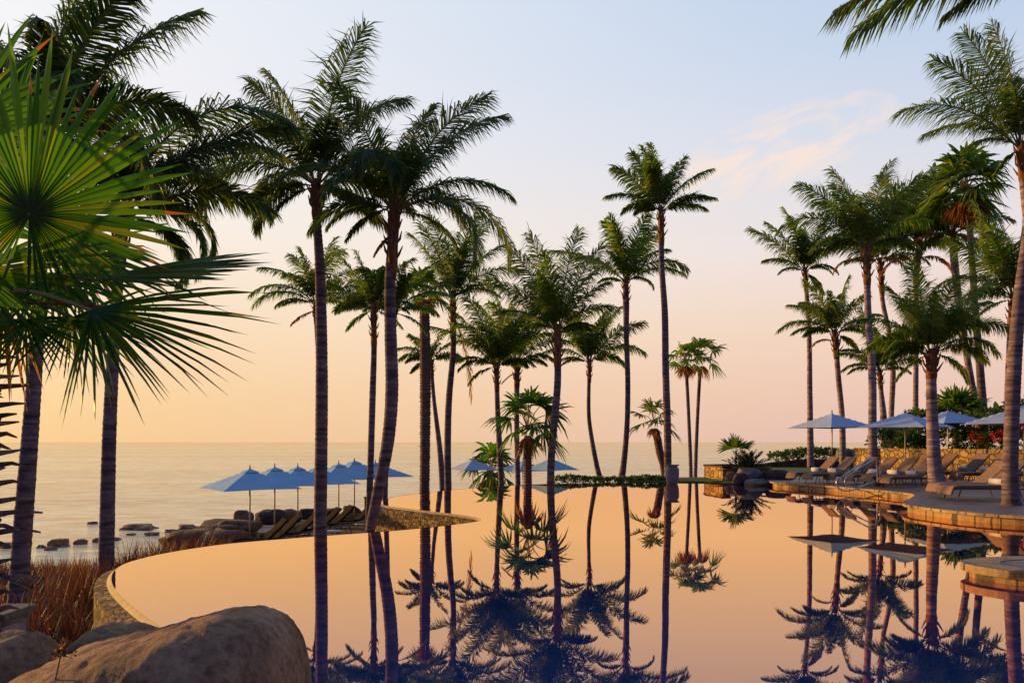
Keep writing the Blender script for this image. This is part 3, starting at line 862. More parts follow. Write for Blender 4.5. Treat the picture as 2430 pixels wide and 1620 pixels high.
# --- right-hand grove
coco_palm('slender palm at the left end of the right-hand grove, fronds swept left', 50,
    [(1862, 1075, 16), (1860, 900, 12), (1858, 760, 11), (1849, 625, 9)],
    [(128, 150, 25, 0), (115, 140, 25, 0), (98, 150, 20, 0), (82, 140, 30, 0), (60, 110, 50, 10), (145, 110, 50, 0), (-40, 60, 20, 0), (35, 90, 80, 0), (100, 110, 60, -60), (20, 70, 70, 0), (160, 70, 70, 0)], bases=45, nl=38)
coco_palm('short palm with round dense crown behind the first white parasol', 48,
    [(1936, 1070, 15), (1934, 960, 13), (1925, 860, 12), (1918, 770, 12)],
    [(140, 130, 70, 0), (122, 120, 50, 0), (105, 140, 25, 0), (88, 135, 20, 0), (70, 120, 40, 0), (50, 110, 50, 0), (158, 110, 60, 0), (30, 100, 70, 0), (175, 80, 60, 0), (10, 80, 60, 0), (95, 110, 90, -60), (-15, 60, 40, 0)], bases=55, nl=36, dead=[(150, 70, 110, 0)])
coco_palm('palm with arching crown and orange stalks standing behind the front loungers', 38,
    [(2005, 1080, 22), (2004, 960, 18), (2003, 850, 17), (1994, 720, 15), (1990, 580, 14)],
    [(128, 210, 75, 0), (116, 220, 40, 0), (100, 200, 25, 0), (85, 210, 20, 0), (68, 230, 35, 0), (55, 170, 60, 10), (145, 150, 80, 0), (160, 110, 70, 0), (38, 140, 70, 0), (20, 120, 60, 0), (95, 150, 90, -60), (75, 150, 90, 50)],
    bases=80, nl=44, leafm='coco', dead=[(30, 110, 100, 0), (150, 90, 110, 10)])
coco_palm('short palm with golden lit fronds low in the right-hand grove', 46,
    [(2030, 975, 16), (2024, 900, 10), (2020, 855, 9)],
    [(150, 100, 70, 0), (130, 100, 50, 0), (100, 150, 12, 0), (92, 120, 30, 0), (75, 120, 30, 0), (35, 110, 50, 0), (15, 80, 60, 0), (170, 80, 60, 0), (120, 90, 90, -40)], bases=40, nl=34, leafm='coco_lt')
coco_palm('palm whose trunk bows right then left in the right-hand grove', 50,
    [(2047, 960, 12), (2051, 850, 12), (2043, 770, 11), (2027, 690, 10), (2022, 610, 10)],
    [(135, 130, 60, 0), (110, 150, 40, 0), (88, 160, 30, 0), (66, 170, 40, 0), (48, 150, 60, 0), (30, 130, 70, 0), (10, 100, 60, 0), (160, 90, 60, 0), (90, 120, 90, -60)], bases=70, nl=36, leafm='coco_lt')
coco_palm('straight slim palm with very full crown in the middle of the right-hand grove', 49,
    [(2103, 950, 12), (2104, 800, 11), (2104, 640, 11), (2110, 570, 11)],
    [(140, 170, 70, 0), (120, 180, 45, 0), (104, 190, 25, 0), (88, 190, 20, 0), (70, 180, 35, 0), (54, 170, 60, 0), (38, 150, 70, 0), (155, 140, 80, 0), (20, 120, 60, 0), (95, 150, 90, -60), (85, 150, 90, 60), (170, 110, 60, 0), (0, 100, 50, 0)],
    bases=80, nl=40, leafm='coco', dead=[(165, 100, 90, 0), (20, 90, 90, 0)])
coco_palm('thick palm with flared foot on the deck, its left side lit golden', 25.6,
    [(2156, 1130, 52), (2152, 1105, 38), (2146, 1060, 30), (2142, 980, 26), (2139, 880, 22), (2140, 815, 20)],
    [(96, 210, 12, 0, 60), (110, 180, 25, 0), (84, 190, 25, 0, 50), (126, 190, 60, 0), (142, 170, 70, 0), (158, 130, 75, 0), (68, 180, 50, 0), (52, 190, 70, 0), (36, 180, 80, 0), (18, 150, 80, 0), (175, 100, 60, 0), (90, 160, 120, -70), (75, 150, 110, -50), (200, 90, 30, 0), (-12, 100, 50, 0), (100, 140, 110, 60)],
    bases=60, nl=52, seg=20, leafm='coco')
fan_palm('tall fan palm with orange dead leaves under its crown in the right-hand grove', 45,
    [(2257, 965, 22), (2252, 860, 17), (2238, 680, 14), (2224, 470, 13)], (2216, 430), 104, 24, 26, shag=False, nseg=15, group='fan palms around the pool')
coco_palm('palm leaning left, crossing close in front of the tall fan palm trunk', 46.5,
    [(2248, 950, 14), (2232, 880, 14), (2208, 740, 15), (2192, 600, 17), (2188, 540, 12)],
    [(140, 130, 60, 0), (115, 150, 40, 0), (92, 150, 30, 0), (70, 150, 40, 0), (45, 140, 60, 0), (20, 130, 60, 0), (160, 110, 60, 0), (-10, 110, 50, 0), (190, 90, 40, 0), (90, 120, 90, -60)], bases=60, nl=36, leafm='coco_dk', dead=[(140, 120, 110, 0), (35, 80, 90, 0)])
coco_palm('palm with large dense crown at the right edge behind the ringed trunk', 42,
    [(2312, 975, 14), (2316, 860, 13), (2322, 740, 13), (2328, 690, 13)],
    [(135, 180, 70, 0), (118, 210, 40, 0), (102, 240, 20, 0), (88, 240, 15, 0), (74, 230, 25, 0), (150, 150, 80, 0), (60, 200, 50, 0), (165, 120, 60, 0), (40, 160, 60, 0), (95, 180, 90, -60), (185, 90, 40, 0), (15, 120, 50, 0)], bases=60, nl=44, leafm='coco')
coco_palm('dark ringed palm trunk on the deck at the far right edge beside the near lounger', 19.7,
    [(2325, 1166, 50), (2322, 1140, 38), (2321, 1060, 32), (2327, 900, 30), (2337, 740, 28), (2353, 600, 25), (2385, 400, 22), (2425, 150, 20), (2450, -120, 19)],
    [(120, 260, 30, 0), (95, 280, 20, 0), (60, 280, 60, 0), (30, 260, 80, 0), (150, 250, 60, -20), (10, 200, 60, 0), (90, 250, 90, 60)], bases=70, nl=44, seg=22, leafm='coco_dk')
coco_palm('tall palm at the upper right edge with fronds reaching left over the sky', 24,
    [(2440, 1120, 34), (2425, 950, 26), (2395, 700, 24), (2362, 500, 22), (2347, 345, 20)],
    [(132, 290, 55, 0, 10), (118, 290, 30, 0, 50), (104, 300, 22, 0, 60), (92, 290, 20, 0), (75, 280, 30, 0), (58, 260, 50, 0), (150, 130, 60, 0), (110, 230, 80, -50), (40, 240, 70, 0), (125, 220, 60, 40), (15, 180, 70, 0), (215, 80, 20, 0), (98, 190, 100, -70)],
    bases=80, nl=56, seg=18, leafm='coco')
coco_palm('overhanging palm frond cluster entering the picture at the top right corner', 10.3,
    [(2526, 1290, 64), (2530, 1000, 52), (2550, 600, 46), (2610, 200, 42), (2670, -160, 40)],
    [(179, 690, 24, 4, 0), (175, 640, 34, 14, 10), (181, 600, 26, -12, -10), (170, 520, 40, -24, 0), (177, 420, 30, 24, 0), (158, 500, 70, -10), (100, 600, 40, 20), (60, 600, 60, 0), (20, 560, 60, 0), (175, 430, 20, 10, 0)],
    bases=120, nl=80, seg=20, leaf=.2, leafm='coco_dk', extend=False)

# --- left foreground pair
coco_palm('left palm whose wide arching crown spreads above the sea, trunk slightly right of the leftmost', 15,
    [(243, 1350, 36), (246, 1200, 33), (251, 1000, 30), (259, 830, 27), (270, 650, 25), (280, 510, 25)],
    [(76, 520, 88, 0, 0), (66, 430, 70, 15, 10), (52, 430, 45, 0, 50), (40, 330, 60, 10), (26, 280, 110, -10), (45, 260, 120, 20), (95, 420, 50, 20), (110, 440, 70, 0), (125, 400, 70, -10), (88, 320, 120, -60), (60, 330, 120, -50), (150, 320, 70, 0), (10, 220, 110, 20), (100, 300, 110, -70), (75, 360, 100, 50), (-5, 190, 70, 0)],
    bases=120, nl=84, seg=20, leaf=.24, leafm='coco_dk')
coco_palm('leftmost ringed palm trunk, its dark crown behind the big fan leaf', 12.5,
    [(37, 1440, 46), (42, 1360, 42), (52, 1220, 40), (66, 1040, 36), (80, 850, 31), (92, 640, 28), (100, 330, 27)],
    [(58, 430, 30, 0, 30), (45, 340, 60, 10), (70, 420, 30, -15), (90, 420, 30, 0), (105, 400, 40, 20), (120, 380, 50, 0), (135, 380, 60, 0), (30, 260, 80, 0), (80, 330, 80, -60), (60, 300, 100, -50), (150, 330, 70, 0), (110, 320, 110, -60)],
    bases=110, nl=70, seg=20, leaf=.25, leafm='coco_dk')

# --- foreground fan palm (trunk outside the frame, left)
fp = Vector((-3.95, 5.9, gz(-3.95, 5.9)))
root = empty('foreground_fan_palm', fp, 'huge foreground fan palm with sunlit green leaves filling the upper left', 'palm tree')
tp_ = [Vector((-4.08, 5.95, fp.z-.1)), Vector((-4.08, 5.95, 0)), Vector((-4.06, 5.93, 1.5)), Vector((-4.05, 5.9, 2.75))]
mb = trunk_mesh(tp_, [.24, .22, .20, .22], 18, .09, rough=.1)
mb.build('trunk', M['shag'], root, True, origin=fp)
mb = MB()
for k in range(150):
    z = fp.z+.2+(2.7-fp.z-.2)*k/150
    a = k*2.39996+rng.normal(0, .2); o_ = Vector((math.cos(a), math.sin(a), 0)); t_ = Vector((-o_.y, o_.x, 0))
    c = Vector((-4.06, 5.93, z)); ln = .08+.2*rng.random()
    q0 = c+o_*.18; q1 = c+o_*(.2+ln*.6)+Vector((0, 0, .015)); q2 = c+o_*(.22+ln)+Vector((0, 0, rng.uniform(-.02, .03)))
    mb.add([tuple(q0-t_*.045-Vector((0, 0, .02))), tuple(q0+t_*.045-Vector((0, 0, .02))), tuple(q0+Vector((0, 0, .025))),
            tuple(q1-t_*.03-Vector((0, 0, .01))), tuple(q1+t_*.03-Vector((0, 0, .01))), tuple(q1+Vector((0, 0, .018))),
            tuple(q2-t_*.022), tuple(q2+t_*.022), tuple(q2+Vector((0, 0, .012)))],
           [(0, 1, 4, 3), (1, 2, 5, 4), (2, 0, 3, 5), (3, 4, 7, 6), (4, 5, 8, 7), (5, 3, 6, 8), (6, 7, 8)])
mb.build('cut_leaf_stubs', M['shag'], root, False, origin=fp)
top = Vector((-4.02, 5.9, 2.8))
# (hub ox, oy, depth), (tip direction ox, oy, depth), length px, span, nseg, droop, normal
leaves = [
    ((68, 492, 5.4), (150, 180, 5.3), 385, 172, 74, .05, (.25, -1, .28), .56),
    ((210, 712, 5.2), (480, 880, 5.1), 380, 64, 36, .10, (-.15, -.75, .7), .42),
    ((212, 640, 5.6), (570, 598, 5.7), 372, 44, 24, .05, (0, -.36, .93), .6),
    ((165, 730, 5.8), (250, 900, 5.8), 215, 95, 32, .12, (.1, -1, .35), .4),
    ((60, 735, 5.7), (70, 900, 5.7), 190, 100, 30, .1, (0, -1, .3), .4),
    ((-60, 620, 5.5), (-40, 900, 5.5), 280, 120, 34, .1, (.2, -1, .2), .45),
    ((180, 600, 6.2), (330, 640, 6.3), 230, 120, 34, .4, (.2, -.8, .6), .42),
    ((20, 640, 6.3), (60, 860, 6.3), 240, 130, 36, .12, (.1, -1, .3), .42),
    ((-90, 300, 5.8), (-60, 0, 5.9), 330, 120, 36, .1, (.3, -1, .1), .45),
    ((120, 640, 5.9), (230, 770, 5.9), 220, 110, 30, .15, (.1, -.9, .5), .42),
    ((-20, 380, 6.5), (30, 90, 6.5), 330, 110, 32, .1, (-.3, -1, .2), .45),
    ((110, 560, 6.6), (240, 420, 6.6), 260, 120, 34, .2, (.1, -1, .2), .45),
]
for i, (h, t, L, sp, ns, dr, nv, spl) in enumerate(leaves):
    hub = P(*h); tip = P(*t); Lm = PX(L, h[2])
    mb = MB()
    fan_leaf(mb, hub, tip-hub, Vector(nv), Lm, sp, ns, dr, 1.0, spl, 0, .012, .09, 0, .34, 2)
    mid = (top+hub)*.5+Vector((0, -.05, .12))
    pp_ = chaikin([top, mid, hub], 2); mb.tube(pp_, list(np.linspace(.022, .010, len(pp_))), 6, 1)
    mb.build('fan_leaf', [M['fan'], M['rachis'], M['dead']], root, False, origin=fp)
# dead orange-brown hanging leaf
for (h, t, L) in [((215, 700, 5.5), (330, 770, 5.45), 120), ((10, 700, 6.0), (20, 860, 6.0), 190)]:
    mb = MB(); hub = P(*h)
    fan_leaf(mb, hub, P(*t)-hub, Vector((0, -1, .4)), PX(L, 5.5), 30, 8, .3, 1, .4, 0, .02)
    mb.tube([top, (top+hub)*.5, hub], [.02, .016, .01], 6, 0)
    mb.build('dry_leaf', [M['dead']], root, False, origin=fp)

# ------------------------------------------------------------------ rocks
def rock(label, c, rx, ry, rz_, mk='rock', seed=0, name='boulder', sub=4, cat='rock', group=None, rot=0, amp=.16):
    import bmesh
    bm = bmesh.new(); bmesh.ops.create_icosphere(bm, subdivisions=sub, radius=1)
    sdv = Vector((seed*3.7, seed*1.3, seed*2.1))
    for v_ in bm.verts:
        p = v_.co.copy()
        n1 = mnoise.noise(p*1.1+sdv)*amp*1.6+mnoise.noise(p*2.7+sdv)*amp*.6+mnoise.noise(p*7+sdv)*amp*.15
        # flatten some facets
        q_ = p*(1+n1)
        q_ = Vector((max(-.92, min(.92, q_.x)), max(-.9, min(.95, q_.y)), max(-.8, min(.9, q_.z))))
        q_ = Vector((q_.x*rx, q_.y*ry, q_.z*rz_))
        v_.co = q_
    me = bpy.data.meshes.new(name); bm.to_mesh(me); bm.free()
    me.polygons.foreach_set('use_smooth', [True]*len(me.polygons))
    me.materials.append(M[mk])
    o = bpy.data.objects.new(name, me); col.objects.link(o); o.location = c; o.rotation_euler.z = rot
    return tag(o, label, cat, group)

# the big foreground boulder: swept cross-sections under its own skyline
def big_boulder(name, label, prof, Y, depth, zb, mk, amp=.05, seed=1, name2='boulder'):
    ks = len(prof)
    xs_ = [P(a, b, Y).x for a, b in prof]; zs_ = [P(a, b, Y).z for a, b in prof]
    N_ = 170; Mv = 110
    vs = []; fs = []
    x0, x1 = xs_[0], xs_[-1]
    for i in range(N_+1):
        x = x0+(x1-x0)*(0.5-.5*math.cos(math.pi*i/N_))
        zt = float(np.interp(x, xs_, zs_))
        e = 1-abs(2*(x-x0)/(x1-x0)-1)**4
        dd = depth*max(.02, math.sqrt(max(0, e)))
        h = max(.02, (zt-zb)/2); zc = (zt+zb)/2
        for k in range(Mv):
            a = 2*math.pi*k/Mv
            ca, sa = math.cos(a), math.sin(a)
            yy_ = Y+dd*(abs(ca)**.85)*(1 if ca > 0 else -1)
            zz = zc+h*(abs(sa)**.75)*(1 if sa > 0 else -1)
            p = Vector((x, yy_, zz))
            n_ = mnoise.noise(p*1.6+Vector((seed, 0, 0)))*amp+mnoise.noise(p*5+Vector((0, seed, 0)))*amp*.4+mnoise.noise(p*14)*amp*.22+mnoise.noise(p*35)*amp*.12-max(0, .08-abs(mnoise.noise(p*1.9+Vector((3, seed, 1)))))*amp*4
            p += Vector((0, ca, sa*.6))*n_
            vs.append(tuple(p))
    for i in range(N_):
        for k in range(Mv):
            k2 = (k+1) % Mv
            fs.append((i*Mv+k, (i+1)*Mv+k, (i+1)*Mv+k2, i*Mv+k2))
    fs.append(tuple(range(Mv))); fs.append(tuple(N_*Mv+k for k in range(Mv-1, -1, -1)))
    mb = MB(); mb.add(vs, fs)
    c = ((x0+x1)/2, Y, zb)
    o = mb.build(name2, M[mk], None, True, origin=c)
    return tag(o, label, 'rock')
big_boulder('', 'huge smooth brown boulder filling the bottom left foreground in front of the pool',
    [(-20, 1600), (20, 1558), (100, 1522), (200, 1490), (300, 1462), (380, 1437), (450, 1415), (520, 1405), (575, 1404), (620, 1420), (652, 1450), (672, 1490), (682, 1530), (690, 1600), (695, 1680)], 4.5, .95, -.9, 'rock', .06, 3)
big_boulder('', 'smaller brown boulder poking up behind the huge foreground boulder',
    [(130, 1540), (160, 1482), (200, 1450), (240, 1433), (290, 1435), (350, 1450), (400, 1480), (420, 1540)], 5.6, .5, -.9, 'rock', .05, 8)
big_boulder('', 'rounded brown boulder at the bottom left corner under the pale planter',
    [(-90, 1540), (-50, 1470), (0, 1450), (50, 1455), (85, 1480), (104, 1520), (115, 1600)], 5.0, .5, -.9, 'rock', .05, 12)

# pale stone planter bottom-left
pc = P(-12, 1405, 7.0)
pl = empty('stone_planter', (pc.x, pc.y, pc.z-.55), 'pale square stone pedestal beside the leftmost palm trunk', 'planter')
mb = MB(); mb.box((pc.x, pc.y, pc.z-.33), (.34, .34, .62)); mb.build('pedestal', M['urn'], pl, origin=pl.location)
mb = MB(); mb.box((pc.x, pc.y, pc.z+.005), (.46, .46, .05)); mb.box((pc.x, pc.y, pc.z-.045), (.40, .40, .05)); mb.build('top_slab', M['rock_g'], pl, origin=pl.location)

# sea rocks & shore
for i, (a, b, Y, w, h, lb) in enumerate([
    (318, 1216, 62, 82, 16, 'long flat dark rock standing in the sea off the left shore'),
    (212, 1207, 66, 22, 8, 'tiny dark rock in the sea left of the long flat rock'),
    (138, 1253, 52, 46, 24, 'knobbly dark rock at the waterline between the two left trunks'),
    (186, 1247, 53, 28, 16, 'small dark rock beside the knobbly rock at the waterline'),
    (222, 1246, 54, 20, 14, 'small rock touching the left palm trunk at the waterline'),
    (20, 1262, 51, 40, 18, 'dark shore rock behind the leftmost palm trunk')]):
    c = P(a, b, Y); c.z = -5.0
    rock(lb, c, PX(w, Y)/2, PX(w, Y)/2*.8, PX(h, Y)*.75, 'rock', 20+i, 'sea_rock', 4, group='rocks in the sea', amp=.55)
trocks = [
    (560, 1186, 33, 40, 30, 'rock', 'tan squared rock with a lit face at the left end of the terrace parapet'),
    (620, 1183, 34, 62, 28, 'rock_d', 'long rock forming the terrace parapet behind the second blue parasol pole'),
    (668, 1181, 35, 44, 26, 'rock', 'rounded parapet rock between the second and third blue parasol poles'),
    (705, 1179, 36, 36, 22, 'rock_d', 'parapet rock left of the tallest trunk on the lower terrace'),
    (760, 1176, 37, 44, 22, 'rock', 'parapet rock right of the tallest trunk on the lower terrace'),
    (535, 1204, 31, 44, 26, 'rock_d', 'dark rock stepping down left of the terrace parapet'),
    (505, 1221, 29, 60, 24, 'rock_d', 'dark rock above the grass at the left end of the lower terrace'),
    (470, 1234, 27, 50, 24, 'rock_d', 'low dark rock beside the red grass at the pool edge'),
    (435, 1236, 25.5, 34, 22, 'rock', 'brown rock half hidden in the red grass'),
    (548, 1228, 27, 50, 18, 'rock', 'flat rock just left of the first blue parasol pole'),
    (810, 1172, 38, 40, 22, 'rock_d', 'parapet rock beneath the fifth blue parasol'),
]
for i, (a, b, Y, w, h, mk, lb) in enumerate(trocks):
    c = P(a, b+h*.35, Y)
    rock(lb, c, PX(w, Y)*.58, PX(w, Y)*.45, PX(h, Y)*.95, mk, 40+i, 'boulder', 3, group='rocks around the lower terrace', amp=.25, rot=i*.3)

rr_ = random.Random(5)
jl = ['lowest brown rock of the shore pile, in the grass', 'dark wedge rock at the outer foot of the shore pile', 'small tan rock at the seaward foot of the shore pile', 'broad dark rock low on the shore pile',
      'brown slab half way up the shore pile', 'dark angular rock half way up the shore pile', 'tan rounded rock in the middle of the shore pile', 'small dark rock wedged in the middle of the shore pile',
      'brown rock high on the shore pile', 'dark slab high on the shore pile near the parapet', 'tan rock at the top of the shore pile by the parapet', 'dark rock at the inner top of the shore pile beside the first blue parasol',
      'flat dark rock on the inner side of the shore pile', 'brown rock against the terrace edge at the shore pile']
for i in range(14):
    t = (i+.5)/14; a = 440+t*115+rr_.uniform(-6, 6); Y = 24.5+rr_.random()*6+t*3
    c = P(a, 1241-t*34+rr_.uniform(0, 8), Y); w = rr_.uniform(.5, .95)
    rock(jl[i], c, w*1.3, w*.8, w*rr_.uniform(.35, .5), rr_.choice(['rock', 'rock_d', 'rock_d']), 120+i, 'shore_rock', 3, group='jumbled shore rocks', amp=.38, rot=rr_.uniform(-.5, .5))
sl = ['tiny rock breaking the surface nearest the leftmost trunk', 'low dark rock in the shallows left of the knobbly rock', 'pair-sized dark rock in the shallows right of the left trunks', 'small flat rock awash before the long flat rock',
      'brown rock at the waterline above the red grass', 'low rock at the waterline left of the shore pile', 'dark rock at the waterline next to the shore pile']
for i, (a, b, Y, w, h) in enumerate([(95, 1256, 51, 20, 12), (118, 1262, 50, 26, 14), (262, 1244, 55, 26, 12), (300, 1234, 58, 20, 7), (350, 1232, 58, 34, 12), (395, 1226, 60, 30, 12), (430, 1218, 62, 44, 18)]):
    c = P(a, b, Y); c.z = -5.0
    rock(sl[i], c, PX(w, Y)/2, PX(w, Y)/2*.8, PX(h, Y)*.6, 'rock', 220+i, 'sea_rock', 4, group='rocks in the sea', amp=.6)
# sand on the lower terrace
mb = MB(); q_ = [(-9.0, 25.2, -1.72), (-8.2, 22, -1.72), (-4.6, 22, -1.72), (-4.4, 30, -1.72), (-6, 38, -1.72), (-11.6, 35, -1.72)]
M['sand'] = noisy('terrace_paving', [(.3, (.20, .14, .12)), (.7, (.36, .27, .23))], 3, bs=.4)
mb.add(q_+[(a, b, -6) for a, b, c in q_], [tuple(range(6))]+[(i, (i+1) % 6, (i+1) % 6+6, i+6) for i in range(6)]); o = mb.build('terrace', M['sand']); tag(o, kind='structure')
if o.data.polygons[0].normal.z < 0: o.data.flip_normals()

# rocks beside the pool on the right
prk = [
    (1668, 1118, 33.3, 46, 20, 'rock_d', 'dark flat rock at the left tip of the poolside rock pile'),
    (1678, 1098, 34, 26, 26, 'rock', 'small orange-lit rock in the poolside rock pile'),
    (1700, 1102, 33.2, 34, 30, 'rock_d', 'dark round rock in the middle of the poolside rock pile'),
    (1722, 1092, 33.8, 62, 34, 'rock_g', 'big pale grey rounded boulder on top of the poolside rock pile'),
    (1738, 1110, 32.6, 60, 20, 'rock_g', 'flat grey boulder touching the water under the pale rounded boulder'),
    (1758, 1093, 34.5, 20, 18, 'rock', 'brown rock right of the pale rounded boulder'),
    (1768, 1100, 34, 12, 12, 'rock_g', 'small whitish stone between the rock pile and the dark boulder'),
    (1789, 1096, 33.5, 58, 34, 'rock_d', 'large dark brown boulder beside the loungers at the pool edge'),
    (1942, 1046, 49, 48, 34, 'rock_g', 'large grey boulder on the lawn against the end of the yellow stone wall'),
]
for i, (a, b, Y, w, h, mk, lb) in enumerate(prk):
    c = P(a, b, Y)
    rock(lb, c, PX(w, Y)*.56, PX(w, Y)*.45, PX(h, Y)*.58, mk, 70+i, 'boulder', 4, group='rocks by the right side of the pool', amp=.14, rot=i*.5)

# ------------------------------------------------------------------ walls right
def wallrun(name, label, pts, z0, z1, th, mk, capm=None, cat='wall'):
    base = Vector((pts[0][0], pts[0][1], z0))
    root = empty(name, base, label, cat)
    pv = [Vector((p[0], p[1], 0)) for p in pts]
    a = offset_path(pv, th/2); b = offset_path(pv, -th/2)
    def zz(ps, z): return [Vector((p.x, p.y, z if not hasattr(z, '__len__') else z[i])) for i, p in enumerate(ps)]
    mb = MB(); strip(mb, [zz(a, z0), zz(a, z1), zz(b, z1), zz(b, z0)])
    # ends
    za = z1 if not hasattr(z1, '__len__') else z1[0]; zb_ = z1 if not hasattr(z1, '__len__') else z1[-1]
    mb.add([(a[0].x, a[0].y, z0), (a[0].x, a[0].y, za), (b[0].x, b[0].y, za), (b[0].x, b[0].y, z0)], [(0, 1, 2, 3)])
    mb.add([(a[-1].x, a[-1].y, z0), (a[-1].x, a[-1].y, zb_), (b[-1].x, b[-1].y, zb_), (b[-1].x, b[-1].y, z0)], [(0, 1, 2, 3)])
    mb.build('stonework', M[mk], root, origin=base)
    if capm:
        a2 = offset_path(pv, th/2+.04); b2 = offset_path(pv, -th/2-.04)
        z1l = z1 if hasattr(z1, '__len__') else [z1]*len(pv)
        up = [z+.07 for z in z1l]; lo = [z+.003 for z in z1l]
        mb = MB(); strip(mb, [zz(b2, lo), zz(a2, lo), zz(a2, up), zz(b2, up), zz(b2, lo)])
        mb.build('cap', M[capm], root, origin=base)
    return root
wallrun('retaining_wall', 'long yellow stone retaining wall behind the loungers, lit by the low sun', [(17.1, 39.5), (17.5, 38), (18.3, 36), (19.6, 33.6), (21.2, 31.6), (23.5, 30), (30, 28)], .1, 1.47, .4, 'wall')
wallrun('low_wall', 'short lit stone wall end beside the poolside rock pile', [(9.4, 34.9), (9.1, 36.6), (9.25, 37.7), (10.2, 38.2), (12.5, 38.6)], -.3, .64, .35, 'wall', 'rock_d')
wallrun('boundary_wall', 'low dark curved stone wall at the seaward edge of the lawn', [(15.0, 50.5), (16.5, 51.2), (18.5, 51.6), (20.5, 51.4), (22.5, 50.8)], 0, [.18, .45, .62, .66, .66], .5, 'rock_d')

# ------------------------------------------------------------------ shrubs
def leafcloud(mb, c, r, n, size, m=0, up=.2, shell=.55):
    c = np.array(c); r = np.array(r)
    d = norm(rng.normal(0, 1, (n, 3)))
    rad = shell+(1-shell)*rng.random(n)**.5
    d[:, 2] = np.abs(d[:, 2])*np.where(rng.random(n) < .25, -1, 1)
    lump = np.array([1+.28*mnoise.noise(Vector(tuple(x*2.3+c*.7))) for x in d])
    p = c+d*r*(rad*lump)[:, None]
    ax_ = norm(d*.7+rng.normal(0, .6, (n, 3))+np.array([0, 0, up]))
    wv = norm(np.cross(ax_, rng.normal(0, 1, (n, 3))))
    L = size*(.6+.8*rng.random(n))
    V = np.stack([p, p+ax_*(L*.5)[:, None]+wv*(L*.24)[:, None], p+ax_*L[:, None], p+ax_*(L*.5)[:, None]-wv*(L*.24)[:, None]], 1).reshape(-1, 3)
    b = mb.n; mb.v.extend(map(tuple, V.tolist()))
    for i in range(n): mb.f.append((b+i*4, b+i*4+1, b+i*4+2, b+i*4+3))
    mb.m.extend([m]*n); mb.n += 4*n

def shrub(name, label, blobs, n, size, mk='shrub', flowers=0, cat='shrub', group=None, fsize=.14):
    c0 = blobs[0][0]
    base = Vector((c0[0], c0[1], c0[2]-blobs[0][1][2]))
    if flowers:
        root = empty(name, base, label, cat, group)
        mb = MB()
        for c, r in blobs: leafcloud(mb, c, r, n, size)
        mb.build('foliage', M[mk], root, origin=base)
        mb = MB()
        for c, r in blobs:
            k = max(1, flowers//4)
            for j in range(4):
                cc = np.array(c)+np.array([rng.uniform(-.6, .6)*r[0], -r[1]*.95, rng.uniform(-.2, .7)*r[2]])
                leafcloud(mb, cc, (.28*r[0], .25, .25*r[2]), k*2, fsize)
        tag(mb.build('flowers', M['red'], root, origin=base), kind='stuff')
        return root
    mb = MB()
    for c, r in blobs: leafcloud(mb, c, r, n, size)
    return tag(mb.build(name, M[mk], None, origin=base), label, cat, group)

def bl(a, b, Y, w, h, d=None):
    c = P(a, b, Y); return (tuple(c), (PX(w, Y)/2, d if d else PX(w, Y)/2.4, PX(h, Y)/2))
shrub('hedge', 'low clipped green hedge along the far edge of the pool', [bl(1282+25*i, 1102-2*math.sin(i), 35.6, 40, 15+3*math.sin(i*1.7), .45) for i in range(11)], 420, .10, 'hedge', cat='hedge')
# grass bank continuing right of the hedge
mb = MB(); q_ = [(5.2, 34.9, .03), (8.3, 34.6, .05), (9.4, 33.2, .08), (10.2, 32.2, .15), (11.2, 36.8, .17), (5.2, 36.8, .1)]; mb.add(q_+[(a, b, -1) for a, b, c in q_], [(0, 1, 2, 3, 4, 5), (0, 6, 7, 1), (1, 7, 8, 2), (2, 8, 9, 3)])
o = mb.build('grass_bank', M['lawn']); tag(o, kind='structure')
shrub('dark_shrub', 'dark green shrub on the wall end behind the third palm of the right grove', [bl(2030, 1013, 40.5, 70, 60), bl(2065, 1005, 41, 70, 70)], 900, .17)
shrub('dark_shrub', 'dark leafy shrub above the yellow wall beneath the second white parasol', [bl(2110, 1006, 38, 90, 66), bl(2090, 1018, 37.3, 70, 40)], 900, .17)
shrub('flowering_shrub', 'bougainvillea with red flowers above the wall right of the thick deck palm', [bl(2200, 1005, 36.5, 90, 62), bl(2240, 1012, 35.8, 70, 50)], 900, .16, flowers=130, cat='shrub')
shrub('flowering_shrub', 'bougainvillea with pink-red flowers above the wall near the right edge', [bl(2290, 1005, 34.5, 90, 64), bl(2340, 1002, 34, 90, 70)], 900, .16, flowers=110, cat='shrub')
shrub('dark_shrub', 'tall dark bushes behind the bougainvillea under the far right parasol', [bl(2270, 975, 38, 120, 70), bl(2350, 960, 38, 130, 90)], 1200, .18)
shrub('light_shrub', 'rounded green bush rising behind the second and third white parasols', [bl(2110, 965, 42, 80, 50), bl(2150, 960, 42, 70, 50)], 900, .17, 'hedge')
shrub('garden_shrub', 'low green bushes behind the boundary wall by the first white parasol', [bl(1790+28*i, 1050-7*math.sin(i*.5), 52.5, 44, 22+8*math.sin(i*.55), 1.0) for i in range(7)], 420, .2, 'shrub')
fan_palm('bright green stemless fan palm above the third white parasol', 42, [(2195, 980, 16), (2195, 962, 16)], (2195, 962), 78, 30, 0, nseg=15, group=None, leafm='fan_far', el_lo=5, droop=.2)

